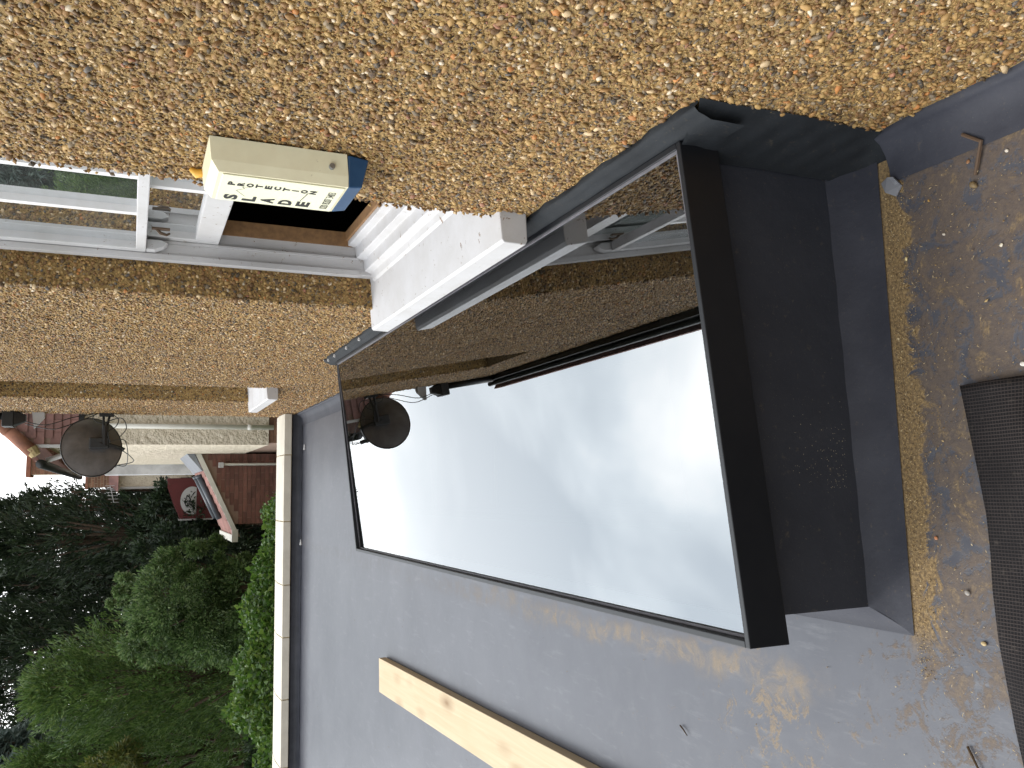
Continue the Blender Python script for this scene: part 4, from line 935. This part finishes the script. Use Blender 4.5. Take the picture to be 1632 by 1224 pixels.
q.build('emblem_marks', 'ink', sh)

# ------------------------------------------------------------------ trees, hedge
def leaf_mesh(name, P, D, S, L, Wd, m, parent, origin, fold=0.25):
    """leaf quads at P along D, width direction S"""
    n = len(P); D = D / np.linalg.norm(D, axis=1, keepdims=True); S = np.cross(D, S); S /= (np.linalg.norm(S, axis=1, keepdims=True) + 1e-9); Nn = np.cross(S, D)
    L = np.asarray(L).reshape(-1, 1) * np.ones((n, 1)); Wd = np.asarray(Wd).reshape(-1, 1) * np.ones((n, 1))
    a = P; c = P + D * L; b = P + D * L * .45 + S * Wd * .5 + Nn * Wd * fold; d = P + D * L * .45 - S * Wd * .5 + Nn * Wd * fold
    V = np.stack([a, b, c, d], 1).reshape(-1, 3); F = np.arange(4 * n).reshape(-1, 4); r_ = np.repeat(rng.random(n), 4)
    return rawmesh(name, V, F, m, parent, origin, rnd=r_)
def unit(n):
    v = rng.normal(size=(n, 3)); return v / np.linalg.norm(v, axis=1, keepdims=True)
def trunk_and_limbs(parent, base, top, r0, limbs, m='bark'):
    q = MB(); base = Vector(base); top = Vector(top); P = [base.lerp(top, k / 6) + Vector((random.uniform(-.06, .06), random.uniform(-.06, .06), 0)) * (k > 0) for k in range(7)]
    q.tube(P, [r0 * (1 - .8 * k / 6) for k in range(7)], 8)
    for l in limbs:
        l = Vector(l); f = min(.92, max(.2, (l.z - base.z) / max(.1, top.z - base.z) * .72)); s = P[int(f * 6)]
        q.tube([s, s.lerp(l, .5) + Vector((0, 0, .08)), l], [r0 * .38, r0 * .22, r0 * .08], 5)
    return q.build('trunk', m, parent, smooth=True)
def broadleaf(name, label, cat, cx, cy, lobes, leaves, L, m, r0=.09, zb=-2.8, group=None):
    """lobes: (x,y,z,rx,ry,rz) world ellipsoids"""
    t_ = empty(name, (cx, cy, zb), label, cat, group)
    vol = np.array([a[3] * a[5] for a in lobes]); vol /= vol.sum(); Ps, Ds = [], []
    for (x, y, z, rx, ry, rz), f in zip(lobes, vol):
        ncl = max(5, int(26 * f * len(lobes))); cl = unit(ncl) * rng.uniform(.62, 1.0, (ncl, 1)); cc = cl * (rx, ry, rz) + (x, y, z)
        n = int(leaves * f); k = rng.integers(0, ncl, n); rad = rng.uniform(.20, .36, ncl)[k] * min(rx, rz)
        d = unit(n) * (rng.random((n, 1)) ** .45); P = cc[k] + d * rad[:, None]
        Ps.append(P); Ds.append(d * .8 + cl[k] * .5 + unit(n) * .6 + np.array((0, 0, .15)))
    P = np.vstack(Ps); D = np.vstack(Ds); n = len(P)
    leaf_mesh('crown', P, D, unit(n), rng.uniform(.6, 1.25, n) * L, rng.uniform(.32, .55, n) * L, m, t_, (cx, cy, zb))
    trunk_and_limbs(t_, (cx, cy, zb), (cx, cy, max(a[2] for a in lobes)), r0, [a[:3] for a in lobes]); return t_
def feather(name, label, cx, cy, zb, ztop, rad, n_br, per, L, m, shape=1.0, lift=0.5, lean=(0, 0), r0=.12, group=None, cat='tree', zlow=0.0, clump=0):
    """conifer: branches round a trunk, each carrying flat sprays"""
    t_ = empty(name, (cx, cy, zb), label, cat, group); H = ztop - zb; Ps, Ds = [], []; lim = []
    for k in range(n_br):
        f = zlow + (1 - zlow) * rng.random() ** .9; th = rng.uniform(0, 2 * math.pi); rr = rad * (1 - f) ** shape * rng.uniform(.72, 1.12) + .06
        a0 = np.array((cx + lean[0] * f, cy + lean[1] * f, zb + H * f)); dr = np.array((math.cos(th), math.sin(th), 0)); tip = a0 + dr * rr + np.array((0, 0, lift * rr))
        if k % 7 == 0: lim.append(tip - dr * rr * .15)
        s = rng.random(per) ** .55; P = a0 + (tip - a0) * s[:, None] + rng.normal(size=(per, 3)) * (.05 + .16 * rr * (1.1 - s))[:, None] * np.array((1, 1, .75))
        D = dr * .8 + np.array((0, 0, lift * 1.1)) + rng.normal(size=(per, 3)) * .45
        if clump:       # flame-shaped tufts, each leaf lying along its tuft
            c_ = a0 + (tip - a0) * (rng.random((clump, 1)) ** .5) + rng.normal(size=(clump, 3)) * (.05 + .12 * rr); tu = dr * .55 + np.array((0, 0, .9)) + rng.normal(size=(clump, 3)) * .35
            tu /= np.linalg.norm(tu, axis=1, keepdims=True); k_ = rng.integers(0, clump, per); h_ = rng.random((per, 1))
            P = c_[k_] + tu[k_] * (h_ * .42 - .1) + rng.normal(size=(per, 3)) * (.085 * (1.05 - h_)); D = tu[k_] + (P - c_[k_]) * 3.2 + rng.normal(size=(per, 3)) * .35
        Ps.append(P); Ds.append(D)
    P = np.vstack(Ps); D = np.vstack(Ds); n = len(P)
    leaf_mesh('crown', P, D, unit(n), rng.uniform(.6, 1.3, n) * L, rng.uniform(.16, .30, n) * L, m, t_, (cx, cy, zb))
    trunk_and_limbs(t_, (cx, cy, zb), (cx + lean[0], cy + lean[1], ztop - .1 * H), r0, lim[:40]); return t_

# ivy hedge behind the parapet
hd = empty('hedge', (-3, 10.6, -2.8), 'bright green ivy hedge growing just behind the cream coping', 'hedge')
n = 30000; X_ = rng.uniform(-7.5, -0.55, n)
def htop(x): return 0.17 + 0.10 * np.sin(x * 2.1 + .6) + .08 * np.sin(x * 5.3) + .05 * np.sin(x * 11) - np.clip((x + 1.3) * .55, 0, 1) + .10 * np.exp(-((x + 3.0) / .5) ** 2) - .12 * np.exp(-((x + 2.2) / .25) ** 2)
u_ = rng.random(n); yc = 10.6 + rng.uniform(-.75, .6, n); tp = htop(X_) - .35 * ((yc - 10.6) / .75) ** 2
P = np.stack([X_, yc, tp - (u_ ** 2.2) * 1.5 + rng.normal(0, .03, n)], 1)
D = rng.normal(size=(n, 3)) * .6 + np.array((0, -.45, .15))
leaf_mesh('foliage', P, D, unit(n), rng.uniform(.04, .095, n), rng.uniform(.035, .08, n), 'leaf_hedge', hd, (-3, 10.6, -2.8))
q = MB()
for k in range(14):
    x = -7.2 + k * .48; q.tube([(x, 10.65, -2.8), (x + .1, 10.6, -1.2), (x - .05, 10.6, -.4)], [.05, .035, .015], 6)
q.build('stems', 'bark', hd)
iv = empty('ivy', (-0.78, 10.9, -2.8), 'climbing ivy shoots at the end of the hedge against the brick', 'ivy')
n = 2200; t1 = rng.random(n); P = np.stack([-.72 - .28 * t1 + rng.normal(0, .07, n), 10.9 + rng.normal(0, .15, n), -.75 + .75 * t1 * (.5 + .5 * rng.random(n)) + rng.normal(0, .04, n)], 1)
leaf_mesh('foliage', P, rng.normal(size=(n, 3)) * .6 + np.array((0, -.4, .2)), unit(n), rng.uniform(.04, .085, n), rng.uniform(.035, .07, n), 'leaf_hedge', iv, (-0.78, 10.9, -2.8))
q = MB(); q.tube([(-.85, 10.9, -2.8), (-.8, 10.9, -1.2), (-.75, 10.92, -.1)], [.03, .02, .008], 6); q.build('stem', 'bark', iv)

broadleaf('shrub_tree', 'rounded grey-green broadleaf tree standing behind the ivy hedge', 'tree', -2.3, 15,
          [(-1.90, 15.1, .52, .42, .6, .55), (-2.45, 15, .75, .68, .9, .80), (-2.25, 15.1, 1.66, .26, .4, .36), (-2.85, 15.1, .10, .6, .8, .9), (-2.30, 14.9, -.45, .62, .8, .8), (-2.95, 15, 1.15, .42, .6, .5), (-1.75, 15.1, .02, .30, .5, .45)], 46000, .068, 'leaf_shrub')
feather('cypress_tree', 'feathery mid green cypress with upswept sprays beside the rounded tree', -4.0, 17.2, -2.8, 2.75, 1.75, 460, 120, .085, 'leaf_cyp', .62, .85, clump=3)
feather('cypress_tree', 'tall feathery cypress rising behind the rounded tree and upswept one', -5.7, 18.2, -2.8, 3.0, 1.7, 430, 110, .09, 'leaf_cyp', .62, .85, clump=3)
broadleaf('golden_shrub', 'yellow-tinged leafy shrub among the cypresses', 'shrub', -5.45, 16.2, [(-5.35, 16.2, 1.55, .5, .5, .45), (-5.8, 16.2, 1.1, .5, .5, .5)], 5000, .09, 'leaf_gold')
broadleaf('shrub_tree', 'dark leafy tree filling the gap between cypress and hedge', 'tree', -4.6, 14.0, [(-4.4, 14, -.75, 1.2, .7, .55), (-3.3, 14, -.8, .9, .6, .5), (-6.2, 14, -.7, 1.2, .7, .55)], 16000, .09, 'leaf_con')
# dark conifer belt
belt = [(-1.9, 26.5, 5.2, 1.9), (-3.4, 29, 5.1, 2.0), (-4.5, 26.8, 5.7, 2.2), (-5.9, 28.5, 6.1, 2.3), (-7.6, 27.2, 6.0, 2.3), (-9.6, 29, 6.2, 2.5), (-12, 28, 6.0, 2.5), (-1.2, 32.5, 5.6, 1.3), (-3.0, 33, 5.1, 2.0), (-5.2, 34, 6.7, 2.2), (-8.6, 34, 6.6, 2.6)]
blab = ['dark conifer next to the bare reddish stems', 'tallest dark conifer, set back behind its neighbours in the belt', 'dark conifer standing behind the rounded grey-green tree', 'dark conifer standing behind the feathery cypress', 'dark conifer behind the blue cedar boughs', 'broad dark conifer past the blue cedar in the belt', 'dark conifer at the outer end of the belt', 'thin dark conifer beyond the distant cream house', 'dark conifer filling the rear of the belt behind the bare stems', 'dark conifer filling the rear of the belt behind the rounded tree', 'dark conifer filling the rear of the belt behind the cedar']
for (x, y, z, r_), lb in zip(belt, blab):
    feather('conifer_tree', lb, x, y, -2.8, z, r_, 430, 58, .18, 'leaf_con', .55, -.12, r0=.2, group='dark conifers of the belt', clump=3)
under_ = [(-1.6, 24.6, .9), (-2.6, 23.4, .9), (-4.2, 24.0, 1.2), (-6.3, 24.2, 1.1), (-8.5, 24, 1.2)]
for k, (x, y, r_) in enumerate(under_):
    broadleaf('evergreen_bush', ['dark evergreen bush beside the red shed', 'dark evergreen bush between the shed bush and the cypress', 'dark evergreen bush hidden behind the upswept cypress', 'dark evergreen bush below the blue cedar', 'dark evergreen bush at the outer end of the belt'][k], 'bush', x, y, [(x, y, -.3, r_, .8, 1.1), (x + .5, y, .5, r_ * .7, .7, .8), (x - .5, y, .7, r_ * .7, .7, .7)], 9000, .13, 'leaf_con', group='evergreen bushes under the conifers')
feather('cedar_tree', 'blue-grey cedar with drooping boughs in front of the conifers', -6.6, 22, -2.8, 5.4, 2.2, 200, 60, .22, 'leaf_ced', .6, -.35, r0=.18, zlow=.70)
bt = empty('bare_tree', (-0.85, 27, -2.8), 'bare reddish brown stems of a stripped conifer by the distant house', 'tree')
q = MB()
for k in range(9):
    x = -.50 - .14 * k; q.tube([(-.85 + .03 * k, 27, -2.8), (x, 27 + random.uniform(-.2, .2), .2), (x - .05 + random.uniform(-.1, .1), 27, 1.6), (x - .15 + random.uniform(-.2, .2), 27, 3.0)], [.07, .05, .035, .012], 6)
q.build('trunk', 'stem', bt)
q = MB()
for k in range(40):
    x = random.uniform(-1.6, -.45); z = random.uniform(.3, 2.8); q.tube([(x, 27, z), (x + random.uniform(-.35, .35), 26.9, z + random.uniform(.15, .55))], [.014, .005], 4)
q.build('twigs', 'stem', bt)

# ------------------------------------------------------------------ debris on the roof
n = 5200
gx = np.concatenate([rng.uniform(-1.15, -0.10, 3000), rng.uniform(-1.12, -0.12, 1500), rng.uniform(-1.6, -.2, 400), rng.uniform(-2.6, -1.1, 300)])
gy = np.concatenate([1.335 - np.abs(rng.normal(0, .030, 3000)), rng.uniform(.95, 1.34, 1500), rng.uniform(.95, 1.6, 400), rng.uniform(1.3, 4.0, 300)])
rows = pebble_field(np.stack([gx, gy, np.full(n, .003)], 1), EX, EY, EZ, rng.lognormal(math.log(.00095), .38, n), (OCT_V, OCT_F))
gcol = np.repeat(np.array([(0.36, 0.25, 0.11), (0.26, 0.17, 0.075), (0.17, 0.105, 0.05), (0.52, 0.41, 0.24), (0.06, 0.042, 0.03)])[rng.choice(5, n, p=[.32, .3, .18, .06, .14])], 6, 0)
go = rawmesh('grit', rows[0], rows[1], 'pebbles', None, (0, 0, 0), col=gcol)
tag(go, 'sandy grit swept along the foot of the skylight kerb', 'grit', kind='stuff')
n = 300   # wood shavings
P = np.stack([rng.uniform(-1.35, -.12, n), 1.34 - np.abs(rng.normal(0, .14, n)), np.full(n, .0055)], 1); th = rng.uniform(0, 6.28, n)
so = leaf_mesh('shavings', P, np.stack([np.cos(th), np.sin(th), rng.normal(0, .1, n)], 1), np.tile(EZ, (n, 1)) + rng.normal(0, .2, (n, 3)), rng.uniform(.003, .009, n), rng.uniform(.0008, .0022, n), 'shaving', None, (0, 0, 0))
tag(so, 'pale wood shavings scattered over the dusty roof', 'shavings', kind='stuff')
n = 130   # specks splashed on the kerb front
P = np.stack([-.72 + rng.normal(0, .055, n), np.full(n, my(-.72, KY0) - .002), .06 + np.abs(rng.normal(0, .06, n))], 1); th = rng.uniform(0, 6.28, n)
so = leaf_mesh('splash_specks', P, np.stack([np.cos(th), np.zeros(n), np.sin(th)], 1), np.tile(EY, (n, 1)), rng.uniform(.0010, .003, n), rng.uniform(.0010, .002, n), 'stone', None, (0, 0, 0), fold=0.0)
tag(so, 'pale specks splashed on the black kerb front', 'specks', kind='stuff')
STN = [(-0.174, 1.224, .006, 'small amber pebble by the corner of the kerb', (.42, .24, .07)), (-0.281, 1.290, .008, 'pale yellow pebble in the grit below the kerb', (.62, .5, .25)), (-0.253, 1.195, .007, 'round off-white pebble in the middle of the dust', (.6, .55, .48)),
       (-0.309, 1.073, .008, 'flat cream pebble beside a smear in the dust', (.66, .6, .48)), (-0.54, 1.051, .011, 'white stone chip at the corner of the netting', (.72, .7, .66)), (-0.125, 1.127, .009, 'brown pebble beside the rusty bent wire', (.28, .13, .06)),
       (-0.867, 1.269, .008, 'reddish brick crumb on clear grey membrane', (.4, .15, .07)), (-0.969, 1.206, .012, 'grey stone chip close to the netting edge', (.30, .29, .28)), (-1.06, 1.18, .011, 'sandy lump in the grit by the netting', (.45, .34, .18)),
       (-0.094, 1.233, .007, 'cream pebble at the foot of the flashing', (.66, .56, .4)), (-0.133, 1.045, .008, 'white pebble past the rusty bent wire', (.72, .66, .58)), (-0.176, 1.118, .016, 'crumbly brown lump in line with the bent wire', (.15, .105, .055)), (-0.316, 1.41, .006, 'lone tan pebble lying on the kerb fillet', (.5, .36, .18)),
       (-1.70, 2.02, .006, 'white crumb on the clean roof near the plank', (.72, .7, .66)), (-2.05, 3.2, .007, 'small dark crumb beyond the plank', (.05, .045, .04))]
for x, y, s, lb, c in STN:
    o = bpy.data.objects.new('stone', SM[int(rng.integers(8))]); link(o, None, (x, y, s * .55 + (.012 if abs(x + .316) < .001 else .0))); s *= .52; o.location.z *= .52; o.scale = (s, s * .8, s * .62); o.rotation_euler = (0, 0, random.uniform(0, 6)); o.color = (*c, 1); tag(o, lb, 'stone', 'stones scattered on the roof')
q = MB(); q.tube([(-0.070, 1.127, .012), (-0.098, 1.090, .010), (-0.139, 1.105, .006), (-0.158, 1.112, .005)], [.0038, .0042, .0042, .0034], 6)
tag(q.build('bent_wire', 'rust', None), 'rusty bent wire lying on the dust below the flashing', 'wire')
q = MB(); pts = [(-.100, 1.335, .009), (-.125, 1.322, .014), (-.140, 1.300, .009), (-.120, 1.285, .007), (-.098, 1.298, .016), (-.092, 1.318, .010)]
q.face(pts); q.face([(p[0], p[1], p[2] - .004) for p in pts[::-1]])
for k in range(6): l = (k + 1) % 6; a, b = pts[k], pts[l]; q.face([a, (a[0], a[1], a[2] - .004), (b[0], b[1], b[2] - .004), b])
tag(q.build('plastic_scrap', 'plastic', None), 'greyish scrap of plastic in the grit at the kerb corner', 'scrap')
for a, b, lb in (((-1.262, 1.232, .005), (-1.33, 1.19, .007), 'dry brown twig on the roof beside the netting'), ((-1.45, 2.2, .005), (-1.47, 2.165, .006), 'short dark twig on the clean roof left of the skylight frame'.replace('left of', 'beside'))):
    q = MB(); a = Vector(a); b = Vector(b); q.tube([a, a.lerp(b, .5) + Vector((.004, .002, .001)), b], [.0026, .0022, .0012], 5); tag(q.build('twig', 'twig', None), lb, 'twig')
nl = MB(); nl.tube([(-2.0, 4.72, .004), (-1.955, 4.715, .004)], .0035, 5); tag(nl.build('nail', 'rust', None), 'dark nail poking out from under the plank', 'nail')
for k, (x, y) in enumerate(((-.36, 8.20), (-1.25, 8.34))):
    q = MB(); q.tube([(x, y, .012), (x + .05, y - .01, .014)], [.012, .004], 6); tag(q.build('sealant_blob', 'offwhite', None), ('white blob of sealant in the corner by the parapet end', 'white screw of sealant at the middle of the upstand')[k], 'sealant')
